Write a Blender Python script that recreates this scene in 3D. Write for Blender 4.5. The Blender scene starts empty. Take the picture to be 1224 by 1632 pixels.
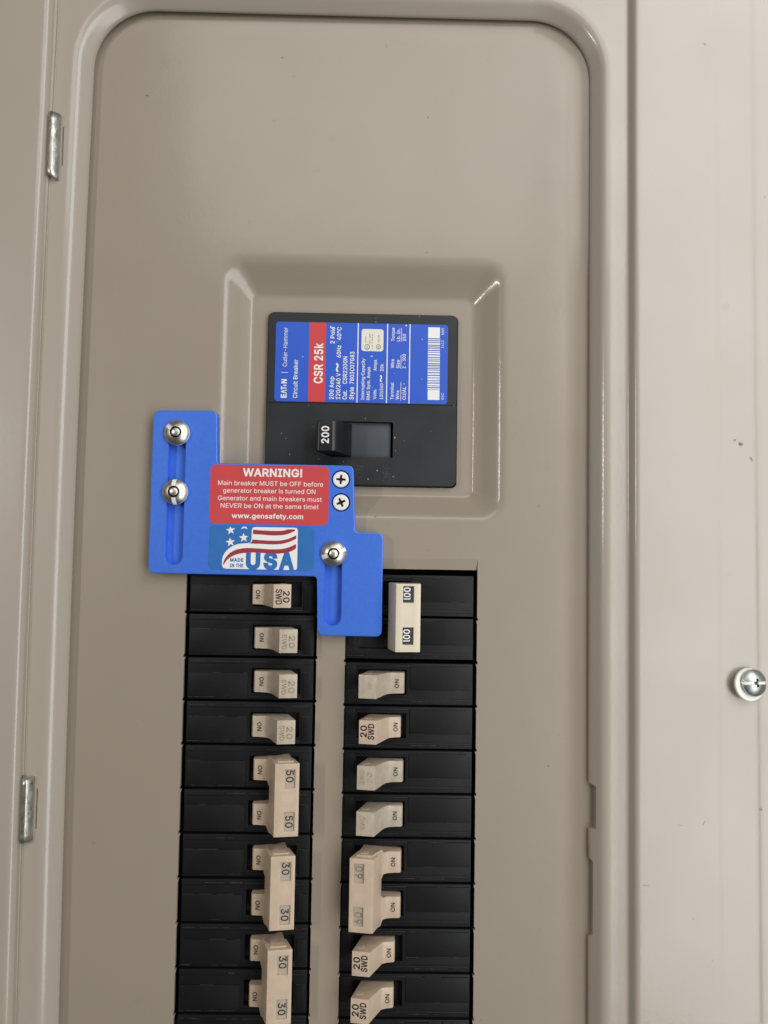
import bpy, bmesh, math, random
from mathutils import Vector, Matrix
from mathutils.geometry import delaunay_2d_cdt
random.seed(7)
S = bpy.context.scene
COL = S.collection
MM = 0.001
Z0 = 1.4                      # the panel hangs on a wall; local origin is 1.4 m above the ground

def W(x, y, h=0.0):           # panel millimetres (right, up, towards the viewer) -> world metres
    return Vector((x*MM, -h*MM, y*MM + Z0))
def L(x, y, h=0.0):           # the same without the height of the origin (inside a parent)
    return Vector((x*MM, -h*MM, y*MM))

# ------------------------------------------------------------------ camera
cam_d = bpy.data.cameras.new('camera')
cam = bpy.data.objects.new('camera', cam_d); COL.objects.link(cam); S.camera = cam
cam_d.sensor_fit = 'VERTICAL'; cam_d.sensor_height = 36.0; cam_d.lens = 26.01
cam_d.clip_start = 0.01; cam_d.clip_end = 50
CP = (19.363, 9.291, 329.05); PIT, YAW, ROL = 0.0508114, -0.0134053, 0.0163701
A = Matrix(((1,0,0),(0,math.cos(PIT),-math.sin(PIT)),(0,math.sin(PIT),math.cos(PIT))))
B = Matrix(((math.cos(YAW),0,math.sin(YAW)),(0,1,0),(-math.sin(YAW),0,math.cos(YAW))))
D = Matrix(((math.cos(ROL),-math.sin(ROL),0),(math.sin(ROL),math.cos(ROL),0),(0,0,1)))
T = Matrix(((1,0,0),(0,0,-1),(0,1,0)))
cam.matrix_world = Matrix.Translation(W(*CP)) @ (T @ B @ A @ D).to_4x4()

# ------------------------------------------------------------------ room light
world = bpy.data.worlds.new('World'); S.world = world; world.use_nodes = True
wn, wl = world.node_tree.nodes, world.node_tree.links
bg = wn['Background']
tc = wn.new('ShaderNodeTexCoord'); sp = wn.new('ShaderNodeVectorMath'); sp.operation = 'DOT_PRODUCT'; sp.inputs[1].default_value = (0.62, -0.52, 0.50)
mr = wn.new('ShaderNodeMapRange'); mr.inputs['From Min'].default_value = -1; mr.inputs['From Max'].default_value = 1
ra = wn.new('ShaderNodeValToRGB')
ra.color_ramp.elements[0].color = (0.07, 0.045, 0.024, 1)
ra.color_ramp.elements[1].color = (0.42, 0.39, 0.34, 1)
wl.new(tc.outputs['Generated'], sp.inputs[0]); wl.new(sp.outputs['Value'], mr.inputs['Value'])
wl.new(mr.outputs[0], ra.inputs[0]); wl.new(ra.outputs[0], bg.inputs['Color'])
bg.inputs['Strength'].default_value = 0.26

def area(name, pos, target, size, size_y, power, color):
    d = bpy.data.lights.new(name, 'AREA'); d.shape = 'RECTANGLE'; d.size = size; d.size_y = size_y
    d.energy = power; d.color = color
    o = bpy.data.objects.new(name, d); COL.objects.link(o)
    o.location = W(*pos)
    o.rotation_euler = (W(*target) - W(*pos)).to_track_quat('-Z', 'Y').to_euler()
    return o
area('window_light', (520, 120, 700), (110, -20, 0), 0.42, 1.75, 9.8, (0.96, 0.98, 1.0))
area('room_light', (-20, 1050, 1500), (20, 100, 0), 0.9, 0.6, 4.6, (1.0, 0.98, 0.95))
area('tube_lamp', (-800, 200, 900), (40, 50, 0), 0.026, 0.32, 3.0, (1.0, 0.98, 0.95))
S.view_settings.view_transform = 'Standard'; S.view_settings.look = 'None'
S.view_settings.exposure = 0.0; S.view_settings.gamma = 1.0

# ------------------------------------------------------------------ materials
def mat(name, col, rough=0.5, metal=0.0, coat=0.0, bump=None, specks=None, mottle=None, spec=0.5, streak=None, roughvar=None):
    m = bpy.data.materials.new(name); m.use_nodes = True
    n, l = m.node_tree.nodes, m.node_tree.links
    b = n['Principled BSDF']
    b.inputs['Base Color'].default_value = (*col, 1); b.inputs['Roughness'].default_value = rough
    b.inputs['Metallic'].default_value = metal; b.inputs['Specular IOR Level'].default_value = spec
    b.inputs['Coat Weight'].default_value = coat; b.inputs['Coat Roughness'].default_value = 0.13
    t = n.new('ShaderNodeTexCoord'); out = None
    def mapped(scale):
        mp = n.new('ShaderNodeMapping'); mp.inputs['Scale'].default_value = scale
        l.new(t.outputs['Object'], mp.inputs['Vector']); return mp.outputs[0]
    def noise(scale, detail=3, vec=None, rg=0.55):
        x = n.new('ShaderNodeTexNoise'); x.inputs['Scale'].default_value = scale
        x.inputs['Detail'].default_value = detail; x.inputs['Roughness'].default_value = rg
        l.new(vec if vec else t.outputs['Object'], x.inputs['Vector']); return x.outputs['Fac']
    def maprange(v, a0, a1, b0, b1):
        x = n.new('ShaderNodeMapRange'); x.inputs['From Min'].default_value = a0; x.inputs['From Max'].default_value = a1
        x.inputs['To Min'].default_value = b0; x.inputs['To Max'].default_value = b1; l.new(v, x.inputs['Value']); return x.outputs[0]
    def mix(fac, a, bcol):
        x = n.new('ShaderNodeMix'); x.data_type = 'RGBA'
        l.new(fac, x.inputs['Factor'])
        if isinstance(a, tuple): x.inputs['A'].default_value = (*a, 1)
        else: l.new(a, x.inputs['A'])
        x.inputs['B'].default_value = (*bcol, 1); return x.outputs['Result']
    cur = col
    if mottle:                                     # (scale, other colour, amount)
        cur = mix(maprange(noise(mottle[0], 4), 0.35, 0.7, 0, mottle[2]), cur, mottle[1])
    if streak:                                     # fine scuffs drawn along one direction: (mapping scale, colour, lo, amount)
        cur = mix(maprange(noise(1.0, 5, mapped(streak[0]), 0.7), streak[2], streak[2]+0.12, 0, streak[3]), cur, streak[1])
    for s in (specks or []):                       # (cells per metre, radius 0..1, kept fraction, colour, amount)
        v = n.new('ShaderNodeTexVoronoi'); v.inputs['Scale'].default_value = s[0]
        wv = n.new('ShaderNodeTexNoise'); wv.inputs['Scale'].default_value = s[0]*4; wv.inputs['Detail'].default_value = 2
        l.new(t.outputs['Object'], wv.inputs['Vector'])
        av = n.new('ShaderNodeVectorMath'); av.operation = 'MULTIPLY_ADD'
        l.new(wv.outputs['Color'], av.inputs[0]); av.inputs[1].default_value = (0.35/s[0],)*3
        l.new(t.outputs['Object'], av.inputs[2]); l.new(av.outputs[0], v.inputs['Vector'])
        near = maprange(v.outputs['Distance'], s[1]*0.6, s[1], 1, 0)
        sep = n.new('ShaderNodeSeparateColor'); l.new(v.outputs['Color'], sep.inputs[0])
        keep = n.new('ShaderNodeMath'); keep.operation = 'LESS_THAN'; l.new(sep.outputs[0], keep.inputs[0]); keep.inputs[1].default_value = s[2]
        mu = n.new('ShaderNodeMath'); mu.operation = 'MULTIPLY'; l.new(near, mu.inputs[0]); l.new(keep.outputs[0], mu.inputs[1])
        mu2 = n.new('ShaderNodeMath'); mu2.operation = 'MULTIPLY'; l.new(mu.outputs[0], mu2.inputs[0]); mu2.inputs[1].default_value = s[4]
        cur = mix(mu2.outputs[0], cur, s[3])
    if not isinstance(cur, tuple): l.new(cur, b.inputs['Base Color'])
    if roughvar:
        l.new(maprange(noise(roughvar[0], 4), 0.3, 0.7, roughvar[1], roughvar[2]), b.inputs['Roughness'])
    prev = None
    for (sc, dist, st) in (bump or []):
        bp = n.new('ShaderNodeBump'); bp.inputs['Strength'].default_value = st; bp.inputs['Distance'].default_value = dist
        l.new(noise(sc, 3) if not isinstance(sc, tuple) else noise(1.0, 3, mapped(sc)), bp.inputs['Height'])
        if prev: l.new(prev, bp.inputs['Normal'])
        prev = bp.outputs[0]
    if prev:
        l.new(prev, b.inputs['Normal']); l.new(prev, b.inputs['Coat Normal'])
    return m

PEEL = [(7.0, 0.004, 0.25), (900.0, 0.00006, 0.35), (350.0, 0.0001, 0.25)]
DIRT = [(70, 0.05, 0.10, (0.10, 0.085, 0.07), 0.8), (200, 0.07, 0.02, (0.08, 0.065, 0.05), 0.7), (40, 0.13, 0.12, (0.26, 0.22, 0.18), 0.22)]
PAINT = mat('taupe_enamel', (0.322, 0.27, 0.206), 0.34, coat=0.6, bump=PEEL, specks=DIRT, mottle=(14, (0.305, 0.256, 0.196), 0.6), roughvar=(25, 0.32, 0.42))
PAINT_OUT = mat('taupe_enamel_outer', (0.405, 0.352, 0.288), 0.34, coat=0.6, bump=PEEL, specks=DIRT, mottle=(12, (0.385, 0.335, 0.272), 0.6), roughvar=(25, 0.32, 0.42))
BLACK = mat('black_phenolic', (0.007, 0.007, 0.0078), 0.45, spec=0.27, bump=[(500, 0.00008, 0.3), (60, 0.0004, 0.2)],
            specks=[(320, 0.10, 0.035, (0.35, 0.34, 0.33), 0.8)], streak=((40, 900, 1500), (0.10, 0.098, 0.095), 0.66, 0.5), roughvar=(70, 0.42, 0.56))
EDGE = mat('worn_highlit_black', (0.035, 0.034, 0.033), 0.45, streak=((300, 900, 900), (0.16, 0.155, 0.15), 0.58, 0.7), bump=[(900, 0.0001, 0.5)])
MAINB = mat('charcoal_case', (0.0125, 0.014, 0.016), 0.42, bump=[(700, 0.00006, 0.3)],
            specks=[(260, 0.09, 0.2, (0.6, 0.6, 0.6), 0.9), (500, 0.14, 0.05, (0.45, 0.45, 0.45), 0.8)], roughvar=(50, 0.36, 0.5))
SLIDE = mat('slate_slider', (0.042, 0.052, 0.062), 0.5, bump=[(500, 0.0001, 0.2)])
VOID = mat('dark_interior', (0.006, 0.006, 0.006), 0.9)
BEIGE = mat('tan_plastic', (0.60, 0.46, 0.335), 0.42, bump=[(600, 0.00005, 0.25)], mottle=(220, (0.46, 0.37, 0.27), 0.5))
BEIGE_W = mat('worn_tan_plastic', (0.52, 0.44, 0.34), 0.45, bump=[(600, 0.00005, 0.25)], mottle=(300, (0.40, 0.33, 0.25), 0.7))
IVORY = mat('ivory_plastic', (0.71, 0.625, 0.465), 0.36, bump=[(600, 0.00005, 0.2)], mottle=(160, (0.64, 0.56, 0.43), 0.5))
GREYTAN = mat('grey_tan_plastic', (0.46, 0.385, 0.30), 0.5, bump=[(600, 0.00005, 0.25)], mottle=(300, (0.33, 0.28, 0.22), 0.6))
BLUE = mat('blue_anodised_aluminium', (0.062, 0.19, 0.76), 0.40, metal=0.3, bump=[(1400, 0.00006, 0.5), ((60, 200, 2500), 0.00003, 0.25)], mottle=(700, (0.075, 0.22, 0.80), 0.6), spec=0.4)
RED = mat('red_vinyl', (0.60, 0.07, 0.075), 0.33, bump=[(450, 0.00012, 0.35)], specks=[(110, 0.16, 0.08, (0.42, 0.03, 0.035), 0.7)], mottle=(80, (0.55, 0.06, 0.066), 0.6))
STKBLUE = mat('sticker_blue', (0.028, 0.15, 0.44), 0.35, bump=[(450, 0.0001, 0.3)], mottle=(120, (0.04, 0.18, 0.48), 0.6))
DKRED = mat('print_dark_red', (0.33, 0.035, 0.05), 0.4)
WHITE = mat('white_print', (0.84, 0.83, 0.80), 0.4)
DUST = [(260, 0.11, 0.32, (0.75, 0.75, 0.75), 0.9), (600, 0.12, 0.05, (0.7, 0.7, 0.7), 0.8)]
LBLUE = mat('label_blue', (0.022, 0.10, 0.58), 0.38, specks=DUST, mottle=(60, (0.03, 0.11, 0.56), 0.6), bump=[(500, 0.00006, 0.2)])
LRED = mat('label_red', (0.60, 0.055, 0.06), 0.38, specks=DUST)
CREAM = mat('cream_print', (0.78, 0.74, 0.62), 0.45)
INK = mat('black_ink', (0.02, 0.018, 0.016), 0.5)
FADE = mat('worn_ink', (0.15, 0.12, 0.085), 0.6, mottle=(900, (0.40, 0.32, 0.23), 0.9))
FADE2 = mat('rubbed_off_ink', (0.20, 0.165, 0.125), 0.6, mottle=(1100, (0.50, 0.43, 0.33), 1.2))
STEEL = mat('zinc_plated_steel', (0.70, 0.69, 0.63), 0.38, metal=1.0, bump=[(500, 0.0001, 0.3)], mottle=(250, (0.60, 0.57, 0.47), 0.6), roughvar=(300, 0.32, 0.44))
STEEL2 = mat('bright_zinc_steel', (0.50, 0.52, 0.50), 0.40, metal=1.0, bump=[(300, 0.0001, 0.3)], roughvar=(300, 0.36, 0.48))
GALV = mat('galvanised_hinge', (0.58, 0.58, 0.52), 0.34, metal=0.9, bump=[(420, 0.0003, 0.6)], mottle=(260, (0.38, 0.37, 0.31), 0.9), roughvar=(280, 0.25, 0.5))
NYLON = mat('ivory_nylon', (0.86, 0.85, 0.76), 0.4)
SATIN = mat('satin_plated_screw', (0.84, 0.83, 0.78), 0.5, metal=0.15)

NOTCH = mat('notch_glint', (0.93, 0.92, 0.88), 0.45, metal=0.1)  # near-white colour stands in for light caught by the notch faces
GROOVE = mat('groove_shade', (0.03, 0.027, 0.022), 0.6)  # shade of the deep screw recesses put into the colour
SLOTM = mat('slot_shade_paint', (0.12, 0.095, 0.065), 0.7)  # slot shade put into the colour of thin strips
# ------------------------------------------------------------------ mesh helpers
class MB:
    def __init__(s, fn=None): s.v = []; s.f = []; s.fn = fn
    def vert(s, x, y, h):
        s.v.append((x, y, h)); return len(s.v)-1
    def loop(s, pts): return [s.vert(*p) for p in pts]
    def strip(s, a, b, closed=True):
        n = len(a)
        for i in range(n if closed else n-1):
            j = (i+1) % n; s.f.append((a[i], a[j], b[j], b[i]))
    def poly(s, pts): s.f.append(tuple(s.loop(pts)))
    def box(s, x0, x1, y0, y1, h0, h1, bottom=False):
        a = s.loop([(x0,y0,h0),(x1,y0,h0),(x1,y1,h0),(x0,y1,h0)]); b = s.loop([(x0,y0,h1),(x1,y0,h1),(x1,y1,h1),(x0,y1,h1)])
        s.strip(a, b); s.f.append(tuple(b))
        if bottom: s.f.append(tuple(reversed(a)))
    def fill(s, loops):                              # planar area bounded by loops of vertex indices
        bm = bmesh.new(); m = {}; es = []
        for lp in loops:
            vs = []
            for i in lp:
                x, y, h = s.v[i]; q = bm.verts.new((x, y, 0)); m[q] = i; vs.append(q)
            for i in range(len(vs)): es.append(bm.edges.new((vs[i], vs[(i+1) % len(vs)])))
        bmesh.ops.triangle_fill(bm, use_beauty=True, use_dissolve=False, edges=es, normal=(0,0,1))
        for f in bm.faces:
            t = [m[q] for q in f.verts]
            if f.normal.z < 0: t.reverse()
            s.f.append(tuple(t))
        bm.free()
    def grid_plane(s, xs, ys, hole, P, depth):       # plane with rectangular wells; P(x, y, d) gives the point d below the face
        ix = {}
        def g(i, j, d):
            k = (i, j, d)
            if k not in ix: ix[k] = s.vert(*P(xs[i], ys[j], d))
            return ix[k]
        H = lambda i, j: 0 <= i < len(xs)-1 and 0 <= j < len(ys)-1 and hole((xs[i]+xs[i+1])/2, (ys[j]+ys[j+1])/2)
        for i in range(len(xs)-1):
            for j in range(len(ys)-1):
                if H(i, j):
                    s.f.append((g(i,j,depth), g(i+1,j,depth), g(i+1,j+1,depth), g(i,j+1,depth)))
                    if not H(i-1,j): s.f.append((g(i,j,0), g(i,j+1,0), g(i,j+1,depth), g(i,j,depth)))
                    if not H(i+1,j): s.f.append((g(i+1,j,0), g(i+1,j,depth), g(i+1,j+1,depth), g(i+1,j+1,0)))
                    if not H(i,j-1): s.f.append((g(i,j,0), g(i,j,depth), g(i+1,j,depth), g(i+1,j,0)))
                    if not H(i,j+1): s.f.append((g(i,j+1,0), g(i+1,j+1,0), g(i+1,j+1,depth), g(i,j+1,depth)))
                else: s.f.append((g(i,j,0), g(i+1,j,0), g(i+1,j+1,0), g(i,j+1,0)))
        return lambda i, j: g(i, j, 0)
    def build(s, name, m, parent=None, org=(0,0,0), bevel=0, seg=2, sharp=35, recalc=True):
        me = bpy.data.meshes.new(name)
        fn = s.fn or (lambda x, y, h: (x, y, h))
        base = L(*org) if parent is not None else Vector((0,0,0))
        co = [L(*fn(*p)) - base for p in s.v]
        me.from_pydata(co, [], s.f); me.validate()
        bm = bmesh.new(); bm.from_mesh(me)
        if recalc: bmesh.ops.recalc_face_normals(bm, faces=bm.faces)
        if bevel:
            es = [e for e in bm.edges if len(e.link_faces) == 2 and e.calc_face_angle(0) > math.radians(25)]
            bmesh.ops.bevel(bm, geom=es, offset=bevel*MM, segments=seg, affect='EDGES', profile=0.6, clamp_overlap=True)
        bm.to_mesh(me); bm.free()
        for p in me.polygons: p.use_smooth = True
        me.set_sharp_from_angle(angle=math.radians(sharp))
        me.materials.append(m)
        o = bpy.data.objects.new(name, me); COL.objects.link(o)
        if parent is not None: o.parent = parent
        return o

def empty(name, org, label, cat, group=None):
    o = bpy.data.objects.new(name, None); COL.objects.link(o); o.empty_display_size = 0.02
    o.location = W(*org); o['label'] = label; o['category'] = cat
    if group: o['group'] = group
    return o
def copy_thing(root, org, label):
    r = root.copy(); COL.objects.link(r); r.location = W(*org); r['label'] = label
    for c in root.children:
        d = c.copy(); COL.objects.link(d); d.parent = r
        for g in c.children:
            e = g.copy(); COL.objects.link(e); e.parent = d
    return r

def rrect(x0, y0, x1, y1, r, h, n=10, sub=None):     # rounded rectangle, counter clockwise, equal counts for equal n/sub
    if not isinstance(r, (tuple, list)): r = (r,)*4   # bl, br, tr, tl
    sub = sub or {}
    pts = []
    cs = [(x0+r[0], y0+r[0], r[0], 180), (x1-r[1], y0+r[1], r[1], 270), (x1-r[2], y1-r[2], r[2], 0), (x0+r[3], y1-r[3], r[3], 90)]
    for k, (cx, cy, rr, a0) in enumerate(cs):
        for i in range(n+1):
            a = math.radians(a0 + 90*i/n); pts.append((cx+rr*math.cos(a), cy+rr*math.sin(a), h))
        if k in sub:                                  # extra points along the side that follows this corner
            x, y, _ = pts[-1]
            if k == 1: pts += [(x1, t, h) for t in sub[k]]
            if k == 3: pts += [(x0, t, h) for t in sub[k]]
    return pts
def circle(cx, cy, r, h, n=24, a0=0): return [(cx+r*math.cos(a0+2*math.pi*i/n), cy+r*math.sin(a0+2*math.pi*i/n), h) for i in range(n)]
def stadium(cx, ya, yb, r, h, n=10):                  # vertical slot, ends at ya (low) and yb (high)
    p = []
    for i in range(n+1):
        a = math.pi + math.pi*i/n; p.append((cx+r*math.cos(a), ya+r+r*math.sin(a), h))
    for i in range(n+1):
        a = math.pi*i/n; p.append((cx+r*math.cos(a), yb-r+r*math.sin(a), h))
    return p

# letter outlines (advance, closed contours as x, y, x, y ... in 1/509 of the cap height)
GLYPH = {' ':(188,[]),
'!':(196,[[67,160,63,509,132,509,128,160],[98,-4,81,-1,66,9,56,24,52,41,56,58,66,73,81,83,98,86,116,83,130,73,140,58,143,41,140,24,130,9,116,-1]]),
'-':(453,[[337,244,337,188,114,188,114,244]]),
'.':(188,[[95,-4,78,-1,63,9,53,24,50,41,53,59,63,73,78,83,95,87,113,83,128,73,138,59,141,41,138,24,128,9,113,-1]]),
'/':(249,[[235,533,71,-76,14,-76,178,533]]),
'0':(453,[[227,-7,174,1,130,24,95,62,69,113,57,155,50,202,48,254,50,306,57,353,69,395,95,447,130,484,174,508,227,516,279,508,323,484,358,447,384,395,396,353,403,306,405,254,403,202,396,155,384,113,359,62,323,24,279,1],[227,50,261,56,290,74,313,103,330,144,340,194,344,254,340,314,330,365,313,405,290,435,261,453,227,460,192,453,163,435,140,405,123,365,113,314,109,254,113,194,123,144,140,103,163,74,192,56]]),
'1':(453,[[76,0,76,55,391,55,391,0],[276,509,276,0,212,0,212,448,209,448,86,358,86,427,198,509]]),
'2':(453,[[64,0,64,47,234,229,261,257,282,282,299,305,311,327,318,348,320,371,317,397,308,419,293,436,273,449,250,457,224,460,196,457,172,447,153,433,139,413,130,390,127,362,66,362,71,405,86,442,111,473,143,496,182,511,225,516,268,511,306,497,337,474,361,445,376,411,381,372,378,345,371,318,357,290,336,259,306,223,267,180,153,60,153,57,389,57,389,0]]),
'3':(453,[[218,-7,173,-3,133,10,98,30,70,57,52,91,44,132,109,132,115,107,126,87,144,71,165,59,191,52,219,50,248,53,275,61,297,74,315,93,325,116,329,145,326,172,316,196,299,217,275,234,242,244,201,248,157,248,157,299,288,448,288,452,70,452,70,509,372,509,372,461,211,278,211,289,264,288,308,276,344,253,371,222,387,186,393,145,387,103,370,66,344,36,309,12,266,-2]]),
'4':(453,[[40,105,40,158,247,509,311,509,109,166,109,163,413,163,413,105],[282,0,282,121,282,146,282,318,343,318,343,0]]),
'5':(453,[[221,-7,178,-2,140,11,108,32,83,60,66,93,60,130,122,130,127,108,138,89,154,73,173,60,196,52,221,50,250,53,276,64,298,82,314,104,324,131,328,162,324,193,314,221,297,244,275,262,248,273,218,277,192,275,167,268,145,258,128,246,67,253,96,509,366,509,366,452,151,452,134,301,136,301,155,315,178,325,203,331,229,334,263,330,294,321,321,306,345,285,364,260,379,231,388,199,391,163,385,117,369,76,343,41,309,15,268,-1]]),
'6':(453,[[226,-7,182,-1,142,15,109,40,84,74,69,115,64,162,68,199,80,239,102,285,137,340,252,509,322,509,151,261,145,261,154,275,165,288,179,299,196,307,214,312,235,314,278,309,316,295,346,271,370,240,384,201,389,157,384,112,368,73,343,39,310,14,271,-2],[226,48,254,52,279,63,299,79,314,101,324,128,327,157,324,187,314,213,299,235,279,251,254,262,226,265,198,262,174,252,153,235,138,214,128,188,125,158,128,128,138,102,153,79,174,63,198,52]]),
'7':(453,[[97,0,323,448,323,452,62,452,62,509,391,509,391,449,165,0]]),
'8':(453,[[226,-7,178,-2,136,11,101,33,74,62,57,96,52,135,55,166,65,195,81,220,101,241,125,256,153,265,153,267,119,282,93,308,76,342,70,380,75,417,90,450,114,477,146,498,184,511,226,516,269,511,306,498,337,477,361,450,377,417,382,380,376,342,359,308,333,282,300,267,300,265,327,256,351,241,372,220,387,195,397,166,401,135,395,96,378,62,352,33,317,11,275,-2],[226,49,258,52,285,60,307,74,323,91,333,113,337,139,333,165,322,189,305,208,283,223,256,232,226,235,196,232,169,223,147,208,130,189,119,165,115,139,119,113,129,91,145,74,167,60,195,52],[226,290,252,292,274,300,293,313,307,330,316,351,319,376,316,399,308,420,294,437,275,449,252,457,226,460,200,457,177,449,159,437,145,420,136,399,133,376,136,351,145,330,159,313,178,300,201,292]]),
'9':(453,[[226,516,271,510,310,494,343,468,368,434,384,393,389,347,385,309,373,270,350,224,315,168,200,0,130,0,301,248,307,248,299,234,287,221,273,210,257,202,238,196,218,195,175,199,137,214,106,237,83,269,68,307,64,352,69,397,85,436,110,469,143,494,182,510],[226,460,199,457,174,446,154,429,138,407,129,381,125,352,129,322,138,295,154,274,174,257,199,247,226,243,254,247,279,257,299,273,314,295,324,321,327,350,324,381,314,407,299,429,279,446,254,457]]),
'A':(480,[[16,0,201,509,276,509,463,0,395,0,287,302,276,334,264,372,250,420,232,478,245,478,228,419,213,371,201,333,191,302,85,0],[110,142,110,199,370,199,370,142]]),
'B':(456,[[60,0,60,509,241,509,289,504,329,491,359,469,381,442,394,410,398,374,395,344,387,320,373,301,356,286,336,275,315,267,315,262,339,257,363,245,385,227,402,203,414,173,418,136,413,100,400,67,377,39,344,18,301,4,247,0],[125,57,245,57,296,63,330,80,349,105,355,137,352,161,342,184,327,203,306,218,279,228,248,231,125,231],[125,285,238,285,265,288,288,296,308,309,323,326,333,348,336,372,330,403,313,429,283,446,240,452,125,452]]),
'C':(510,[[267,-7,225,-3,186,7,150,25,119,49,92,79,70,115,53,157,44,203,40,254,44,305,53,352,70,393,92,429,119,459,150,484,186,501,225,512,267,516,305,513,340,504,373,490,402,471,427,447,448,418,463,385,473,348,408,348,401,373,389,395,375,413,357,428,337,440,315,449,292,454,267,456,223,450,184,432,150,403,125,364,109,314,103,254,109,194,125,145,151,105,184,76,223,59,267,53,292,55,315,60,337,69,357,81,375,96,389,114,401,136,408,160,473,160,463,124,448,91,428,62,402,38,373,19,341,5,305,-4]]),
'D':(502,[[219,0,96,0,96,57,215,57,272,63,318,81,354,110,379,149,394,198,399,255,394,312,379,361,354,399,320,428,275,446,221,452,93,452,93,509,225,509,273,505,315,495,353,478,399,441,433,391,449,351,458,306,462,255,458,205,449,159,433,119,411,83,384,54,351,31,312,14,268,3],[125,509,125,0,60,0,60,509]]),
'E':(419,[[60,0,60,509,372,509,372,452,125,452,125,286,355,286,355,229,125,229,125,57,375,57,375,0]]),
'F':(410,[[60,0,60,509,369,509,369,452,125,452,125,278,346,278,346,221,125,221,125,0]]),
'G':(520,[[269,-7,225,-3,185,7,149,25,118,49,91,79,69,116,53,157,43,203,40,254,43,305,53,352,69,393,91,429,117,459,149,484,184,501,223,512,265,516,304,513,340,504,374,489,403,469,429,445,449,416,465,384,474,349,408,349,399,372,387,393,373,411,356,427,337,439,315,448,291,454,265,456,222,450,183,432,150,404,125,364,109,314,103,254,109,194,125,145,151,105,184,76,224,59,269,53,309,57,345,71,374,93,396,123,410,160,415,202,434,199,283,199,283,256,478,256,478,200,471,141,451,91,419,50,377,19,326,0]]),
'H':(517,[[60,0,60,509,125,509,125,289,392,289,392,509,457,509,457,0,392,0,392,232,125,232,125,0]]),
'I':(300,[[31,0,31,57,118,57,118,452,31,452,31,509,269,509,269,452,183,452,183,57,269,57,269,0]]),
'K':(467,[[104,145,104,216,122,239,139,261,157,282,174,303,193,324,212,344,364,509,448,509,231,276,228,276],[60,0,60,509,125,509,125,334,124,225,125,193,125,0],[372,0,188,259,228,309,449,0]]),
'L':(393,[[60,0,60,509,125,509,125,57,361,57,361,0]]),
'M':(628,[[60,0,60,509,152,509,277,187,282,174,287,159,299,123,305,103,311,84,317,65,322,49,307,49,318,83,330,121,336,140,342,158,348,174,352,187,476,509,568,509,568,0,504,0,504,291,504,327,505,347,505,369,506,413,507,457,513,457,505,433,498,409,482,363,474,341,467,322,461,305,456,291,342,0,286,0,170,291,165,304,159,321,145,361,137,384,129,408,121,432,112,457,119,457,120,416,121,372,122,328,122,309,122,291,122,0]]),
'N':(523,[[60,0,60,509,136,509,343,183,352,169,363,151,375,130,388,107,401,82,414,55,405,54,402,81,401,108,400,134,399,157,399,195,399,509,463,509,463,0,387,0,202,290,190,310,177,331,164,354,148,381,108,452,119,454,122,384,123,354,124,328,125,307,125,291,125,0]]),
'O':(533,[[267,-7,225,-3,186,7,150,25,119,49,92,79,70,115,53,157,44,203,40,254,44,305,53,352,70,393,92,429,119,459,150,484,186,501,225,512,267,516,309,512,348,501,384,484,415,459,442,429,464,393,480,352,490,305,493,254,490,203,480,157,464,115,442,79,415,49,384,25,348,7,309,-3],[267,53,310,59,349,76,383,105,408,144,425,194,430,254,425,314,408,365,383,404,349,433,310,450,267,456,223,450,184,433,151,404,125,364,109,314,103,254,109,194,125,144,151,105,184,76,223,59]]),
'P':(445,[[60,0,60,509,235,509,289,503,332,487,366,462,390,430,404,391,409,348,404,304,390,265,366,233,332,207,289,191,235,186,109,186,109,242,233,242,269,246,297,256,318,272,333,294,342,319,344,348,342,376,333,402,318,423,297,439,268,449,232,452,125,452,125,0]]),
'R':(449,[[60,0,60,509,236,509,290,504,333,489,367,465,390,433,405,395,409,352,405,309,390,271,367,240,333,217,289,203,236,198,96,198,96,255,234,255,269,258,298,267,319,281,334,300,342,324,345,352,342,380,334,405,319,425,298,440,269,449,233,452,125,452,125,0],[353,0,230,229,303,229,428,0]]),
'S':(447,[[224,-9,172,-4,128,9,91,31,64,60,46,96,38,137,104,137,110,110,123,88,142,71,166,59,194,52,224,49,257,52,286,60,311,74,329,92,341,114,346,139,342,161,332,179,316,193,296,205,272,214,245,222,184,239,128,260,86,289,60,326,52,372,58,413,75,448,102,476,138,498,180,511,227,516,275,511,316,498,351,476,377,449,394,415,401,378,337,378,326,412,302,437,267,453,225,459,194,456,167,448,145,435,129,418,118,398,115,376,119,352,131,334,148,319,169,308,191,300,212,293,264,279,287,272,312,264,336,252,359,238,379,220,395,198,405,171,408,139,403,99,386,64,360,34,323,11,278,-4]]),
'T':(449,[[32,452,32,509,417,509,417,452,257,452,257,0,193,0,193,452]]),
'U':(517,[[259,-8,203,-2,154,15,114,43,85,80,66,124,60,173,60,509,124,509,124,178,128,144,141,113,160,87,187,68,220,56,259,52,298,56,331,68,357,87,377,113,389,144,393,178,393,509,457,509,457,173,451,124,433,80,403,43,363,15,315,-2]]),
'V':(480,[[204,0,16,509,84,509,192,206,203,176,215,137,230,89,248,31,235,31,252,90,267,138,279,176,290,206,395,509,463,509,278,0]]),
'W':(686,[[155,0,16,509,82,509,163,196,170,171,175,145,181,120,187,94,192,67,197,40,189,40,194,67,200,94,205,120,211,145,218,171,224,196,306,509,380,509,462,196,468,171,474,145,480,120,486,94,492,67,497,40,488,40,493,67,499,94,504,120,510,145,523,196,603,509,670,509,530,0,455,0,368,323,359,356,351,391,344,431,336,475,350,475,342,433,335,395,327,359,318,323,230,0]]),
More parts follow.
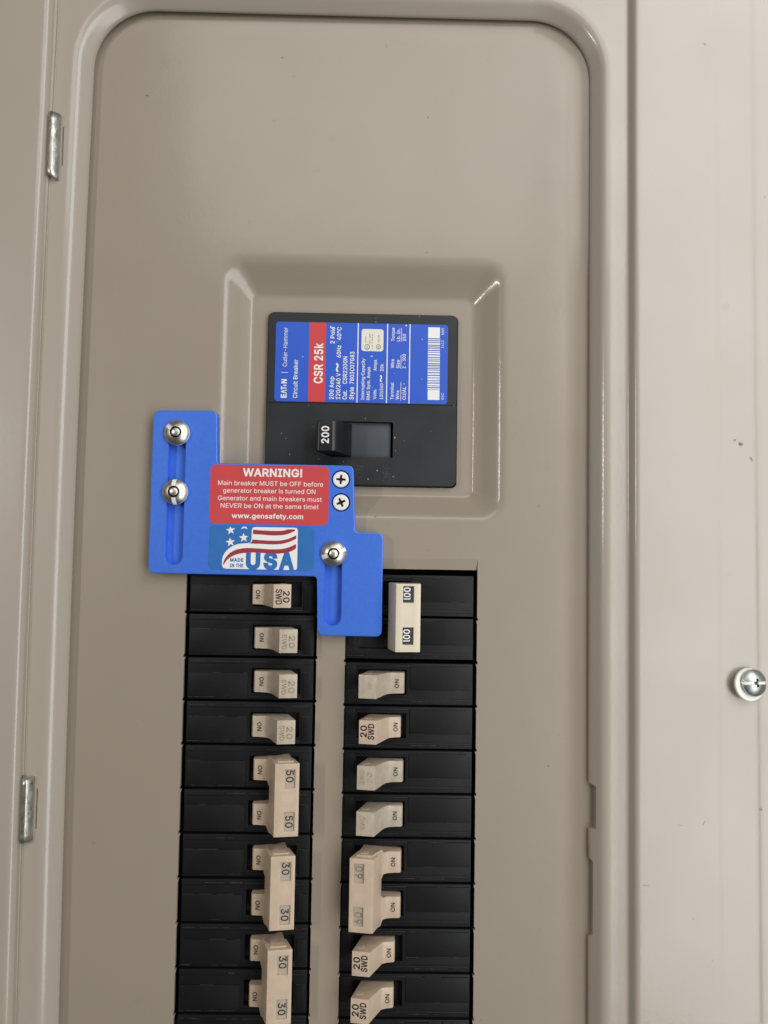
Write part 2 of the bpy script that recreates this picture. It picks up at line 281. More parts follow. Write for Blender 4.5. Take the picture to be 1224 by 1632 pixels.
'a':(389,[[160,-9,126,-5,94,5,68,22,48,45,35,73,30,108,34,138,43,161,58,179,78,193,100,203,125,211,152,216,178,220,209,224,234,227,252,230,265,235,273,243,276,255,276,257,273,279,267,297,256,311,240,322,220,329,196,331,171,329,149,322,132,313,118,301,107,288,100,274,41,291,57,322,79,346,104,364,133,375,163,382,194,384,215,383,239,379,263,372,286,360,306,343,322,320,333,290,337,251,337,0,277,0,277,52,272,52,264,38,252,25,236,12,215,1,190,-6],[170,45,202,49,228,59,248,74,263,93,272,115,276,138,276,190,270,186,259,182,246,179,231,176,216,173,200,171,175,168,154,164,134,159,117,150,103,139,95,124,92,105,94,87,102,72,114,61,130,52,149,47]]),
'b':(424,[[229,-8,198,-5,172,4,153,17,138,31,127,46,118,59,112,59,112,0,53,0,53,509,114,509,114,319,118,319,127,331,137,346,152,360,171,373,197,381,229,384,274,378,313,361,345,332,370,293,385,245,390,189,385,133,370,84,346,45,313,16,274,-2],[220,47,253,51,279,66,301,88,316,117,325,151,328,189,325,227,316,261,301,290,280,311,253,325,220,330,188,325,161,312,140,291,125,263,116,229,113,189,116,150,125,115,140,86,162,65,188,51]]),
'c':(396,[[207,-8,159,-2,117,16,82,46,56,85,40,133,34,187,40,243,56,291,82,330,117,360,159,378,207,384,234,383,260,377,284,368,305,356,324,341,340,322,353,301,362,277,303,262,298,276,290,289,281,301,270,311,257,319,242,325,226,329,207,330,173,325,145,310,124,287,108,258,99,224,96,187,99,151,108,117,124,89,145,66,173,51,207,46,226,48,243,52,258,58,271,66,282,76,292,89,299,102,304,117,363,102,354,78,341,56,325,37,306,21,285,9,261,-1,235,-6]]),
'd':(424,[[195,-8,151,-2,111,16,79,45,55,84,39,133,34,189,39,245,55,293,79,332,112,361,151,378,196,384,228,381,253,373,272,360,287,346,298,331,306,319,311,319,311,509,372,509,372,0,313,0,313,59,307,59,298,46,287,31,272,17,252,4,227,-5],[205,47,236,51,263,65,284,86,299,115,309,150,312,189,309,229,300,263,284,291,263,312,237,325,205,330,172,325,145,311,124,290,108,261,99,227,96,189,99,151,109,117,124,88,145,66,172,51]]),
'e':(404,[[212,-8,161,-2,117,16,82,46,56,85,40,132,34,187,39,242,55,290,81,329,115,359,157,378,205,384,236,382,266,374,294,361,319,341,341,315,357,282,368,242,371,194,371,169,75,169,75,221,338,221,310,202,307,237,298,269,283,294,263,314,237,326,205,330,173,326,146,313,125,294,109,270,99,241,96,211,96,178,100,139,110,106,128,80,151,61,179,50,212,46,234,48,254,53,271,61,285,73,297,88,306,105,365,91,353,63,335,39,311,19,283,4,249,-5]]),
'f':(254,[[228,379,228,327,6,327,6,379],[81,0,81,432,84,461,96,486,113,505,135,519,161,527,187,530,207,529,222,527,234,524,243,521,227,468,222,470,215,472,206,473,195,474,171,470,154,460,145,443,142,419,142,0]]),
'g':(425,[[207,-151,168,-148,134,-140,105,-127,82,-110,64,-91,51,-69,101,-41,110,-53,122,-66,136,-78,154,-88,178,-95,207,-97,249,-92,282,-75,304,-47,311,-6,311,68,306,68,298,56,287,41,272,28,252,16,227,8,195,5,152,10,113,27,80,53,55,90,39,136,34,191,39,246,55,293,80,332,112,361,152,378,196,384,228,382,253,373,273,360,288,346,299,331,308,319,313,319,313,379,372,379,372,-9,367,-54,350,-90,324,-117,291,-136,251,-147],[205,59,237,63,264,75,285,95,300,121,309,154,312,193,309,231,300,264,285,291,264,312,237,325,205,330,172,325,145,312,124,290,109,262,99,229,96,193,99,155,109,123,124,96,145,76,172,63]]),
'h':(410,[[114,227,114,0,53,0,53,509,114,509,114,287,102,287,124,332,152,362,187,379,227,384,264,380,295,369,321,349,341,321,353,285,357,240,357,0,296,0,296,235,290,275,273,304,246,323,210,329,184,326,161,317,141,303,126,283,117,257]]),
'i':(167,[[53,0,53,379,114,379,114,0],[84,443,67,446,54,455,44,468,41,483,44,499,54,512,67,521,84,524,100,521,114,512,123,499,126,483,123,468,114,455,100,446]]),
'k':(381,[[110,137,110,212,121,212,284,379,360,379,184,199,177,199],[53,0,53,509,114,509,114,0],[294,0,148,186,191,229,372,0]]),
'l':(189,[[139,-2,101,3,74,20,58,47,53,84,53,509,114,509,114,99,115,77,120,62,130,54,146,52,154,52,160,53,165,53,170,54,181,3,172,1,162,-1,151,-2]]),
'm':(610,[[53,0,53,379,112,379,112,295,108,295,118,323,132,346,151,363,172,376,195,384,219,386,257,380,287,361,309,331,321,295,312,295,322,321,337,343,357,361,381,375,407,383,437,386,468,383,497,372,522,354,541,328,553,296,557,255,557,0,496,0,496,254,490,289,473,313,447,326,419,330,395,328,374,320,358,307,345,290,338,270,335,247,335,0,274,0,274,260,269,288,253,311,229,326,199,330,178,328,158,320,140,307,126,289,117,266,114,238,114,0]]),
'n':(410,[[114,227,114,0,53,0,53,379,112,379,112,287,102,287,124,332,152,362,187,379,227,384,264,380,295,369,321,349,341,321,353,285,357,240,357,0,296,0,296,235,290,275,273,304,246,323,210,329,184,326,161,317,141,303,126,283,117,257]]),
'o':(415,[[207,-8,159,-2,117,16,82,46,56,85,40,133,34,187,40,243,56,291,82,330,117,360,159,378,207,384,256,378,299,360,333,330,359,291,376,243,381,187,376,133,359,85,333,46,299,16,256,-2],[207,46,242,51,270,66,292,89,307,117,316,151,319,187,316,224,307,258,292,287,270,310,242,325,207,330,173,325,145,310,124,287,108,258,99,224,96,187,99,151,108,117,124,89,145,66,173,51]]),
'p':(424,[[53,-143,53,379,112,379,112,319,118,319,126,331,137,346,152,360,171,373,197,381,229,384,274,378,313,361,345,332,370,293,385,245,390,189,385,133,370,84,346,45,313,16,274,-2,229,-8,198,-5,173,4,153,17,138,31,127,46,118,59,114,59,114,-143],[220,47,253,51,279,66,301,88,316,117,325,151,328,189,325,227,316,261,301,290,280,311,253,325,220,330,188,325,161,312,140,291,125,263,116,229,113,189,116,150,125,115,140,86,162,65,188,51]]),
'q':(424,[[372,-143,311,-143,311,59,306,59,298,46,287,31,272,17,252,4,227,-5,195,-8,151,-2,111,16,79,45,55,84,39,133,34,189,39,245,55,293,79,332,112,361,151,378,196,384,228,381,253,373,272,360,287,346,298,331,307,319,313,319,313,379,372,379],[205,47,236,51,263,65,284,86,299,115,309,150,312,189,309,229,300,263,284,291,263,312,237,325,205,330,172,325,145,311,124,290,108,261,99,227,96,189,99,151,109,117,124,88,145,66,172,51]]),
'r':(259,[[53,0,53,379,112,379,112,321,115,321,130,347,152,367,181,380,213,385,221,385,229,384,243,384,243,322,239,323,230,324,219,325,207,326,182,323,159,315,140,301,126,284,117,262,114,237,114,0]]),
's':(365,[[182,-8,145,-5,112,3,84,18,62,38,45,63,36,94,94,107,105,79,124,60,150,49,181,45,217,50,244,62,262,81,268,103,265,121,254,136,237,147,212,155,149,170,104,186,72,208,53,237,47,274,51,305,65,332,87,354,115,370,149,381,187,384,223,381,254,372,279,358,299,339,314,316,324,290,268,277,258,298,243,316,219,328,187,333,156,329,131,317,114,299,109,277,112,258,124,243,144,232,172,223,229,209,275,194,306,171,325,142,331,107,326,75,312,47,290,24,260,6,223,-5]]),
't':(227,[[204,379,204,327,6,327,6,379],[65,471,126,471,126,98,128,76,136,61,150,53,170,50,177,50,185,51,194,52,202,54,213,2,203,-1,192,-3,180,-4,168,-4,125,2,92,21,72,52,65,93]]),
'u':(410,[[182,-5,146,-1,115,11,89,31,69,59,57,95,53,139,53,379,114,379,114,144,119,105,137,75,164,56,200,50,226,53,249,62,268,77,283,97,293,122,296,153,296,379,357,379,357,0,298,0,298,92,307,92,286,47,257,17,222,0]]),
'w':(567,[[138,0,23,379,87,379,133,214,143,177,154,137,165,91,175,41,165,41,175,90,186,135,196,176,206,214,252,379,316,379,362,214,371,176,382,136,392,91,402,41,391,41,402,90,413,135,423,176,434,214,480,379,545,379,429,0,368,0,319,172,305,225,297,252,291,280,277,338,291,338,277,280,270,252,263,225,255,198,248,172,199,0]]),
'y':(389,[[47,-139,61,-86,71,-87,88,-90,104,-89,118,-84,130,-74,141,-58,151,-36,163,-1,17,379,84,379,165,155,177,121,187,87,196,53,206,21,184,21,193,53,202,87,212,121,224,155,305,379,371,379,204,-58,191,-85,177,-107,159,-124,139,-136,117,-143,91,-145,77,-145,65,-143,54,-141]]),
'z':(380,[[42,0,42,46,254,320,254,323,48,323,48,379,333,379,333,331,126,60,126,56,339,56,339,0]]),
'~':(453,[[52,150,55,188,66,218,82,240,103,255,127,263,151,266,175,264,197,256,220,241,246,221,262,207,275,198,286,193,299,192,318,196,332,207,341,226,344,253,400,253,397,215,386,185,370,163,349,148,326,139,301,137,276,139,254,148,232,162,207,182,190,195,177,204,166,209,154,210,136,207,121,196,111,178,108,150]]),
'°':(316,[[158,283,128,287,101,298,77,316,59,340,47,367,43,397,47,428,59,455,77,479,101,497,128,509,158,513,188,509,216,497,239,479,257,455,269,428,273,397,269,367,257,340,239,316,216,298,188,287],[158,334,175,336,190,343,203,353,213,366,220,381,222,397,220,414,213,430,203,443,190,453,175,459,158,462,141,459,126,453,113,443,103,430,97,414,95,397,97,381,103,366,113,353,126,343,141,336]]),
'Λ':(480,[[16,0,201,509,276,509,463,0,395,0,287,302,276,334,264,372,250,420,232,478,245,478,228,419,213,371,201,333,191,302,85,0]]),
'•':(389,[[194,93,166,96,139,107,117,124,100,147,89,173,85,202,89,231,100,257,117,279,139,296,166,307,194,311,223,307,249,296,272,279,289,257,300,231,304,202,300,173,289,147,272,124,249,107,223,96]])}
def _area(p): return sum(p[i][0]*p[(i+1) % len(p)][1]-p[(i+1) % len(p)][0]*p[i][1] for i in range(len(p)))/2
def _wind(x, y, loops):
    w = 0
    for p in loops:
        for i in range(len(p)):
            (x0, y0), (x1, y1) = p[i-1], p[i]
            if (y0 > y) != (y1 > y) and x < (x1-x0)*(y-y0)/(y1-y0)+x0: w += 1 if y1 > y0 else -1
    return w
def _grow(p, d):                                        # move a contour to one side of its direction of travel
    n = len(p); out = []
    for i in range(n):
        a = Vector(p[i])-Vector(p[i-1]); b = Vector(p[(i+1) % n])-Vector(p[i])
        a.normalize(); b.normalize()
        na, nb = Vector((-a.y, a.x)), Vector((-b.y, b.x)); m = na+nb; k = m.length
        if k < 1e-4: out.append(p[i]); continue
        m = m/k; sc = min(2.0, 1/max(0.3, m.dot(na)))
        out.append((p[i][0]+m.x*d*sc, p[i][1]+m.y*d*sc))
    return out
_gc = {}
def glyph(ch, bold):
    k = (ch, bold)
    if k in _gc: return _gc[k]
    loops = [[(l[i]/509, l[i+1]/509) for i in range(0, len(l), 2)] for l in GLYPH[ch][1]]
    v = []; f = []
    if loops:
        big = _area(max(loops, key=lambda l: abs(_area(l))))
        if bold: loops = [_grow(l, bold if big < 0 else -bold) for l in loops]
        pv = [Vector(p) for l in loops for p in l]; pe = []; b = 0
        for l in loops:
            pe += [(b+i, b+(i+1) % len(l)) for i in range(len(l))]; b += len(l)
        r = delaunay_2d_cdt(pv, pe, [], 0, 1e-5)
        v = [(q.x, q.y) for q in r[0]]
        for t in r[2]:
            cx = sum(v[i][0] for i in t)/3; cy = sum(v[i][1] for i in t)/3
            if _wind(cx, cy, loops): f.append(tuple(t))
    _gc[k] = (v, f, GLYPH[ch][0]/509); return _gc[k]
def put_text(mb, s, width, cap, P, bold=0.0):         # P(u, v) -> (x, y, h); u along the baseline, v up
    bold *= 1.45
    v = []; f = []; x = 0.0
    for ch in s:
        gv, gf, adv = glyph(ch, bold if ch != ' ' else 0)
        b = len(v); v += [(q[0]+x, q[1]) for q in gv]; f += [tuple(i+b for i in t) for t in gf]; x += adv + bold*1.2
    x0 = min(q[0] for q in v); x1 = max(q[0] for q in v); b = len(mb.v)
    for q in v: mb.v.append(P((q[0]-x0)/(x1-x0)*width, q[1]*cap))
    mb.f += [tuple(i+b for i in t) for t in f]

# ------------------------------------------------------------------ the electrical panel
panel = empty('electrical_panel', (0, 0, 0), 'taupe painted electrical panel with rounded opening, hinged door folded open at left', 'breaker panel')
def bow(x, y, h):                                      # the hinged edge of the sheet is slightly bowed
    if x < -60:
        k = max(0.0, 1-((y-20)/215.0)**2) * min(1.0, (-60-x)/45.0)
        x -= 1.5*k
    return (x, y, h)
OX0, OX1, OY0, OY1, OR = -110.5, 114.4, -330.0, 252.3, 27.5
left_t = [200-12*i for i in range(42)]                  # downwards along the left side
notches = [(-109.8, -90.3, 2.6), (-154.9, -122.3, 1.6)]
right_t = sorted(set([-290+15*i for i in range(33)] + [y+e for a, b, _ in notches for y, e in ((a,-.1),(a,.9),(b,-.9),(b,.1))]))
def ntch(y):
    for a, b, d in notches:
        if a-0.15 < y < b+0.15:
            return d if (a+0.5 < y < b-0.5) else 0.0
    return 0.0
PROF = [(2.5, 2.6), (0.15, 2.6), (0.0, 2.8), (0.0, 3.4), (0.25, 3.9), (0.8, 4.5), (2.4, 6.1), (3.3, 6.95), (4.0, 7.65), (4.8, 8.25), (5.7, 8.68), (6.6, 8.92), (7.6, 9.0), (8.6, 9.0)]
fr = MB(bow); prev = None
for d, h in PROF:
    pts = rrect(OX0-d, OY0-d, OX1+d, OY1+d, OR+d, h, 14, {1: right_t, 3: left_t})
    q = []
    for (x, y, hh) in pts:
        if x > 110 and d < 3.2 and not (d == 2.5):
            nd = ntch(y)
            if nd > d and x > OX1-0.01:
                x = OX1+nd; hh = max(hh, 4.5 + (nd-0.8)*1.0) if d > 0.2 else hh
        q.append((x, y, hh))
    lp = fr.loop(q)
    if prev: fr.strip(prev, lp)
    prev = lp
inner = prev; prev = None
for d, h in [(14.0, 9.0), (14.6, 9.05), (15.2, 9.2), (15.7, 9.55), (16.3, 10.4), (17.2, 11.6), (17.8, 12.15), (18.5, 12.45), (19.4, 12.5), (21.0, 12.5)]:
    lp = fr.loop(rrect(OX0-d, OY0-d, OX1+d, OY1+12+d, 2+d-14, h, 6, {1: [-290+15*i for i in range(36)], 3: left_t}))
    if prev: fr.strip(prev, lp)
    else: fr.fill([inner, lp])
    prev = lp
yy = [340-20*i for i in range(35)]
outer = fr.loop([(-210, -350, 12.5), (165.0, -350, 12.5), (165.0, 340, 12.5)] + [(-210, y, 12.5) for y in yy])
fr.fill([prev, outer])
cols = [(165.0, 12.5), (165.8, 12.49), (167.0, 12.42), (168.2, 12.27), (169.4, 12.13), (170.6, 12.08), (182.6, 12.08), (183.6, 12.12), (184.6, 12.27), (185.6, 12.42), (186.8, 12.49), (188, 12.5), (262, 12.5), (265, 12.2), (266, 11), (266, -60)]
pr = None
for x, h in cols:
    c = fr.loop([(x, 340, h), (x, -350, h)])
    if pr: fr.f.append((pr[1], c[1], c[0], pr[0]))
    pr = c
frame = fr.build('cover_frame', PAINT_OUT, panel, sharp=60)

# ---- dead front: the inner sheet with its dished pocket and two breaker cut-outs
df = MB(bow)
def outl(d, h):                                        # the turned-up margin: strong on the right, faint at the top, none on the left
    out = []
    for x, y, hh in rrect(OX0+d, OY0+d, OX1-d, OY1-d, max(OR-d, 3), h, 14, {1: right_t, 3: left_t}):
        k = 0.06 + 0.94*max(0.0, min(1.0, (x-60)/52.0))**1.5
        out.append((x, y, hh*k))
    return out
prev = None
for d, h in [(-9, 2.2), (-1.5, 2.2), (0.0, 2.05), (1.3, 1.6), (2.6, 1.12), (3.8, 0.72), (5.0, 0.4), (6.3, 0.18), (7.8, 0.05), (9.5, 0.0), (10.5, 0.0)]:
    lp = df.loop(outl(d, h))
    if prev: df.strip(prev, lp)
    prev = lp
edge = prev
PX0, PY0, PX1, PY1 = -49.8, 24.2, 76.0, 139.2           # pocket mouth
IX0, IY0, IX1, IY1 = -37.8, 34.4, 63.0, 124.9           # pocket ledge
def pk(t, h):                                           # t 0 mouth .. 1 ledge
    a = lambda p, q: p + (q-p)*t
    return rrect(a(PX0,IX0), a(PY0,IY0), a(PX1,IX1), a(PY1,IY1), 9.0*(1-t)+3.2*t, h, 8)
ring = [df.loop(pk(t, h)) for t, h in [(-0.25, 0), (-0.17, 0), (-0.08, -0.1), (0.0, -0.36), (0.08, -0.85), (0.17, -1.6), (0.5, -4.7), (0.88, -8.1), (0.94, -8.5), (1.0, -8.6), (1.06, -8.6)]]
for a, b in zip(ring[1:], ring[2:]): df.strip(a, b)
df.strip(ring[0], ring[1])
hole_main = df.loop(rrect(-31.0, 37.9, 56.9, 118.0, 2.6, -8.6, 8))
df.fill([ring[-1], hole_main])
df.strip(hole_main, df.loop(rrect(-31.0, 37.9, 56.9, 118.0, 2.6, -10.2, 8)))
def cutout(x0, x1, ytop, ybot, off):
    p = []
    ys = []; k = 0
    while True:
        y = off - 19.05*k; k += 1
        if y < ybot+4: break
        if y < ytop-4: ys.append(y)
    p.append((x0, ytop, 0)); 
    for y in ys: p += [(x0, y+1.0, 0), (x0-0.45, y+0.7, 0), (x0-0.35, y-0.2, 0), (x0+0.35, y-0.5, 0), (x0+0.2, y-1.3, 0), (x0, y-1.6, 0)]
    p += [(x0, ybot, 0), (x1, ybot, 0)]
    for y in reversed(ys): p += [(x1, y-1.6, 0), (x1-0.2, y-1.3, 0), (x1-0.35, y-0.5, 0), (x1+0.35, y-0.2, 0), (x1+0.45, y+0.7, 0), (x1, y+1.0, 0)]
    p.append((x1, ytop, 0)); return p
holes = []
for args in ((-62.9, -4.9, 5.6, -272, -19.87), (7.6, 65.8, 5.6, -272, -21.2)):
    p = cutout(*args); a = df.loop(p); holes.append(a)
    b = df.loop([(x, y, -1.6) for x, y, _ in p]); df.strip(a, b)
    df.poly([(args[0], 5.6, 0), (args[1], 5.6, 0), (args[1], 0.8, -1.1), (args[0], 0.8, -1.1)])
df.fill([edge, ring[0]] + holes)
dead = df.build('dead_front', PAINT, panel, sharp=50, recalc=False)
bk = MB(); bk.box(-200, 240, -340, 320, -60, -24, True); bk.build('enclosure_back', VOID, panel)

# ---- chips and scuffs on the paint (x, y, half width, half height, turn, level)
SCUFFS = [(-26.3, 233.9, 1.2, 0.5, 20, 0), (-51.3, 223.7, 0.5, 0.5, 0, 0), (-49.5, 221.7, 0.3, 0.3, 0, 0), (-47.7, 220.0, 0.25, 0.25, 0, 0), (-29.3, 204.2, 0.8, 0.6, 0, 0), (-9.1, 181.2, 0.8, 0.5, 40, 0), (-39.5, 156.8, 0.5, 0.8, 0, 0), (-38.9, 155.1, 0.3, 0.5, 0, 0), (-94.4, 129.0, 0.7, 0.5, 20, 0), (-96.1, 123.8, 0.5, 0.4, 0, 0), (-50.6, 146.7, 0.4, 0.4, 0, 0), (-110.6, 157.8, 0.4, 0.35, 0, 0), (-10.7, 247.1, 0.8, 0.3, 0, 0), (-18.0, 247.8, 0.5, 0.3, 0, 0), (21.4, 240.5, 0.35, 1.6, 10, 0), (24.8, 243.0, 0.7, 0.25, -10, 0), (29.8, 242.5, 0.9, 0.25, -30, 0), (68.3, 235.5, 0.25, 1.2, 0, 0), (19.9, 24.0, 0.9, 0.5, 30, 0), (15.8, 21.4, 0.5, 0.9, 0, 0), (43.9, 9.3, 1.1, 0.4, 15, 0), (92.7, 30.0, 1.2, 0.8, 0, 0), (50.3, 99.0, 0.4, 0.4, 0, 0), (-79.2, -66.9, 0.5, 0.5, 0, 0), (-98.9, -119.8, 0.8, 1.0, 0, 0), (82.2, 76.8, 0.5, 0.5, 0, 0), (102.2, -71.1, 0.4, 0.4, 0, 0), (177.9, 57.7, 1.5, 0.8, -10, 12.5), (175.4, 59.3, 0.6, 0.5, 0, 12.5), (185.2, -97.8, 1.0, 0.6, 20, 12.5), (156.1, -143.1, 0.45, 0.45, 0, 12.5), (166.3, -88.6, 0.6, 0.45, 0, 11.9), (173.0, -149.1, 1.0, 0.5, 60, 11.9), (160.8, -103.8, 0.3, 1.8, -35, 12.5), (151.0, -104.7, 1.5, 0.25, 0, 12.5), (163.0, 236.6, 1.2, 0.5, -35, 12.5), (136.3, -129.7, 2.5, 0.3, 5, 12.5), (182.5, 51.2, 0.3, 1.5, 30, 12.5)]
sm = MB(bow); rs = random.Random(5)
for x, y, rx, ry, an, h in SCUFFS:
    a = math.radians(an); n = 11; p = []
    for i in range(n):
        t = 2*math.pi*i/n; k = rs.uniform(0.45, 1.1)*0.85; u, v = rx*k*math.cos(t), ry*k*math.sin(t)
        p.append((x+u*math.cos(a)-v*math.sin(a), y+u*math.sin(a)+v*math.cos(a), h+0.03))
    lp = sm.loop(p); c = sm.vert(x, y, h+0.05)
    for i in range(n): sm.f.append((lp[i], lp[(i+1) % n], c))
so_ = sm.build('paint_scuffs', mat('scuffed_paint', (0.20, 0.17, 0.135), 0.6, mottle=(1500, (0.33, 0.28, 0.22), 1.2)), panel); so_['kind'] = 'stuff'

# ---- door, folded open beyond the hinges
dr = MB(bow); pr = None
for x, h in [(-125.3, 8.0), (-125.2, 9.9), (-125.5, 10.15), (-126.3, 10.25), (-138.2, 10.25), (-139.8, 10.32), (-140.9, 10.6), (-142.0, 11.3), (-143.0, 11.8), (-144.6, 12.0), (-330, 12.0), (-332, 11), (-332, 2)]:
    c = dr.loop([(x, y, h) for y in yy])
    if pr: dr.strip(c, pr, False)
    pr = c
dr.build('door', PAINT, panel, sharp=60)

def hinge(y0, y1, tilt):
    hb = MB(); pr = None
    x0, x1 = -126.4, -122.0
    prof = [(x0-0.1, 10.2), (x0, 11.4), (x0+0.4, 12.1), (x0+1.0, 12.4), (x0+2.3, 12.4), (x0+2.6, 12.2), (x1-0.2, 10.6), (x1+0.1, 10.0), (x1+0.1, 8.8)]
    for k, (x, h) in enumerate(prof):
        c = hb.loop([(x, y1 - (0.5 if k < 2 else 0), h), (x, y1-3, h), (x, (y0+y1)/2, h), (x, y0+3-tilt*k*0.3, h), (x, y0-tilt*k*0.25, h)])
        if pr: hb.strip(pr, c, False)
        pr = c
    o = hb.build('hinge', GALV, panel, sharp=45)
    n = len(prof)
    md = o.modifiers.new('thickness', 'SOLIDIFY'); md.thickness = 0.0008; md.offset = -1
    sl = MB(); sl.box(x1+1.0, x1+1.5, y0+5, y1-5, 8.9, 9.04); sl.build('hinge_slot_shade', SLOTM, o)
    sl = MB(); sl.box(x0-0.6, x0-0.1, y0-0.2, y1+0.8, 10.2, 10.32); sl.build('hinge_slot_shade', SLOTM, o)
hinge(171.0, 198.6, 1.0); hinge(-115.6, -88.8, -0.3)

# ------------------------------------------------------------------ main breaker
MO = (13.0, 40.0, -7.0)
main = empty('main_breaker', MO, 'large black main breaker with blue label and stubby 200 switch, set in the pocket', 'main breaker')
cs = MB()
xs = [-30.2, 5.6, 27.4, 56.1]; ys = [38.6, 51.2, 67.6, 75.6]
# lower, slightly prouder half with the switch window
lo = cs.loop(rrect(-30.2, 38.6, 56.1, 75.3, (2.4, 2.4, 0.4, 0.4), -5.6, 6))
win = cs.loop(rrect(-1.6, 51.1, 27.4, 67.4, (0.3, 0.3, 1.0, 0.3), -5.6, 4))
lo2 = cs.loop(rrect(-30.5, 38.3, 56.4, 75.6, (2.7, 2.7, 0.7, 0.7), -6.0, 6))
cs.fill([lo, win]); cs.strip(lo2, lo)
cs.strip(lo2, cs.loop(rrect(-30.5, 38.3, 56.4, 75.6, (2.7, 2.7, 0.7, 0.7), -20, 6)))
cs.strip(win, cs.loop(rrect(-1.6, 51.1, 27.4, 67.4, (0.3, 0.3, 1.0, 0.3), -12, 4)))
up = cs.loop(rrect(-30.2, 75.7, 56.1, 117.2, (0.3, 0.3, 2.4, 2.4), -6.0, 6))
up2 = cs.loop(rrect(-30.5, 75.6, 56.4, 117.5, (0.3, 0.3, 2.7, 2.7), -6.4, 6))
cs.f.append(tuple(up)); cs.strip(up2, up); cs.strip(up2, cs.loop(rrect(-30.5, 75.6, 56.4, 117.5, (0.3, 0.3, 2.7, 2.7), -20, 6)))
case = cs.build('case', MAINB, main, MO, sharp=30)
em = MB()
put_text(em, 'OFF', 8.4, 3.6, lambda u, v: (26.6-v, 39.6+u, -5.5)); put_text(em, 'ON', 5.8, 3.6, lambda u, v: (14.2-v, 41.5+u, -5.5))
em.build('moulded_lettering', EDGE, case, MO)
sl = MB(); sl.box(-1.4, 26.4, 51.3, 67.2, -12, -8.0); sl.build('slider', SLIDE, main, MO, bevel=0.2)
# switch lever, leaning to the left
lv = MB()
prof = [(-6.7, 5.4), (-6.4, 6.8), (-5.6, 7.5), (0.6, 8.0), (2.0, 7.4), (3.2, 6.2), (8.6, -4.2), (8.6, -10), (-3.2, -10), (-3.2, -4.6)]
hw = [6.4, 6.7, 6.75, 6.75, 6.7, 6.85, 7.4, 7.4, 7.4, 7.0]
a = lv.loop([(x, 58.6+w, h) for (x, h), w in zip(prof, hw)]); b = lv.loop([(x, 58.6-w, h) for (x, h), w in zip(prof, hw)])
lv.strip(a, b); lv.f.append(tuple(a)); lv.f.append(tuple(reversed(b)))
LEV = mat('black_lever', (0.010, 0.010, 0.012), 0.36, bump=[(600, 0.0001, 0.3)])
lever = lv.build('switch_lever', LEV, main, MO, bevel=0.55, seg=3)
tx = MB(); put_text(tx, '200', 7.6, 3.1, lambda u, v: (-1.0-v, 55.2+u, 8.0+0.081*(-1.0-v-0.6)+0.06), 0.03)
tx.build('lettering', WHITE, lever, MO)
# label
H0 = -5.92
def LX(c): return -27.0 + (c-80)*0.0752
def LY(c): return 76.3 + (570-c)*0.0772
lb = MB(); a = lb.loop(rrect(LX(80), LY(572), LX(1130), LY(96), 1.4, H0, 6)); lb.f.append(tuple(a))
lb.strip(lb.loop(rrect(LX(80), LY(572), LX(1130), LY(96), 1.4, H0-0.06, 6)), a)
label = lb.build('label', LBLUE, main, MO)
rb = MB(); rb.poly([(LX(284), LY(572), H0+.04), (LX(386), LY(572), H0+.04), (LX(386), LY(96), H0+.04), (LX(284), LY(96), H0+.04)]); rb.build('red_band', LRED, label, MO)
wt = MB()
def LT(s, base, ya, yb, cap, bold=0.0):
    put_text(wt, s, (ya-yb)*0.0772, cap*0.0752, lambda u, v: (LX(base)-v, LY(ya)+u, H0+.08), bold)
def LR(x0, x1, ya, yb, mb=None, h=0.08): (mb or wt).poly([(LX(x0), LY(ya), H0+h), (LX(x1), LY(ya), H0+h), (LX(x1), LY(yb), H0+h), (LX(x0), LY(yb), H0+h)])
# the maker's wordmark: E, barless A, T, dot, O, N
LT('E', 152, 552, 530, 31, 0.045); LT('Λ', 152, 527, 503, 31, 0.04); LT('T', 152, 503, 484, 31, 0.045); LT('•', 158, 482, 474, 40, 0.03); LT('N', 152, 466, 441, 31, 0.045)
LR(118, 160, 402, 399)
LT('Cutler-Hammer', 152, 365, 130, 26); LT('Circuit Breaker', 218, 552, 322, 26, 0.012); LT('CSR 25k', 368, 462, 220, 50, 0.03)
LT('200 Amp', 438, 555, 420, 25, 0.02); LT('2 Pole', 438, 222, 122, 25, 0.02)
LT('120/240 V', 478, 555, 398, 25, 0.02); LT('~', 478, 392, 338, 52, 0.02); LT('60Hz', 478, 305, 232, 25, 0.02); LT('40°C', 478, 200, 122, 25, 0.02)
LT('Cat.', 518, 555, 500, 25, 0.02); LT('CSR2200N', 518, 462, 298, 25, 0.02); LT('Style', 560, 555, 480, 25, 0.02); LT('7803C07G83', 560, 462, 268, 25, 0.02)
for x in (581, 760, 897): LR(x-3, x+3, 572, 96)
LT('Interrupting Capacity', 624, 555, 308, 19, 0.015); LT('RMS Sym. Amps', 658, 555, 358, 19, 0.015); LT('Volts.', 697, 550, 490, 19, 0.015); LT('Amps', 697, 380, 315, 19, 0.015)
LT('120/240', 738, 550, 455, 19, 0.015); LT('~', 740, 448, 405, 40, 0.02); LT('25k', 738, 382, 338, 19, 0.015)
LT('Terminal', 803, 550, 448, 19, 0.015); LT('Wire', 836, 550, 495, 19, 0.015); LR(845, 848, 555, 445); LT('CU/AL', 877, 550, 472, 20, 0.015)
LT('Wire', 803, 362, 308, 19, 0.015); LT('Size', 836, 362, 312, 19, 0.015); LR(843, 846, 365, 282); LT('2 - 300', 873, 362, 277, 20, 0.015)
LT('Torque', 803, 200, 120, 19, 0.015); LT('Lb. In.', 836, 200, 124, 19, 0.015); LR(843, 846, 202, 120); LT('250', 873, 198, 155, 20, 0.015)
LT('06C', 1108, 545, 505, 15); LT('1413', 1105, 235, 190, 15); LT('M05', 1105, 155, 115, 15)
LR(1008, 1080, 178, 112); LR(1010, 1082, 548, 485)
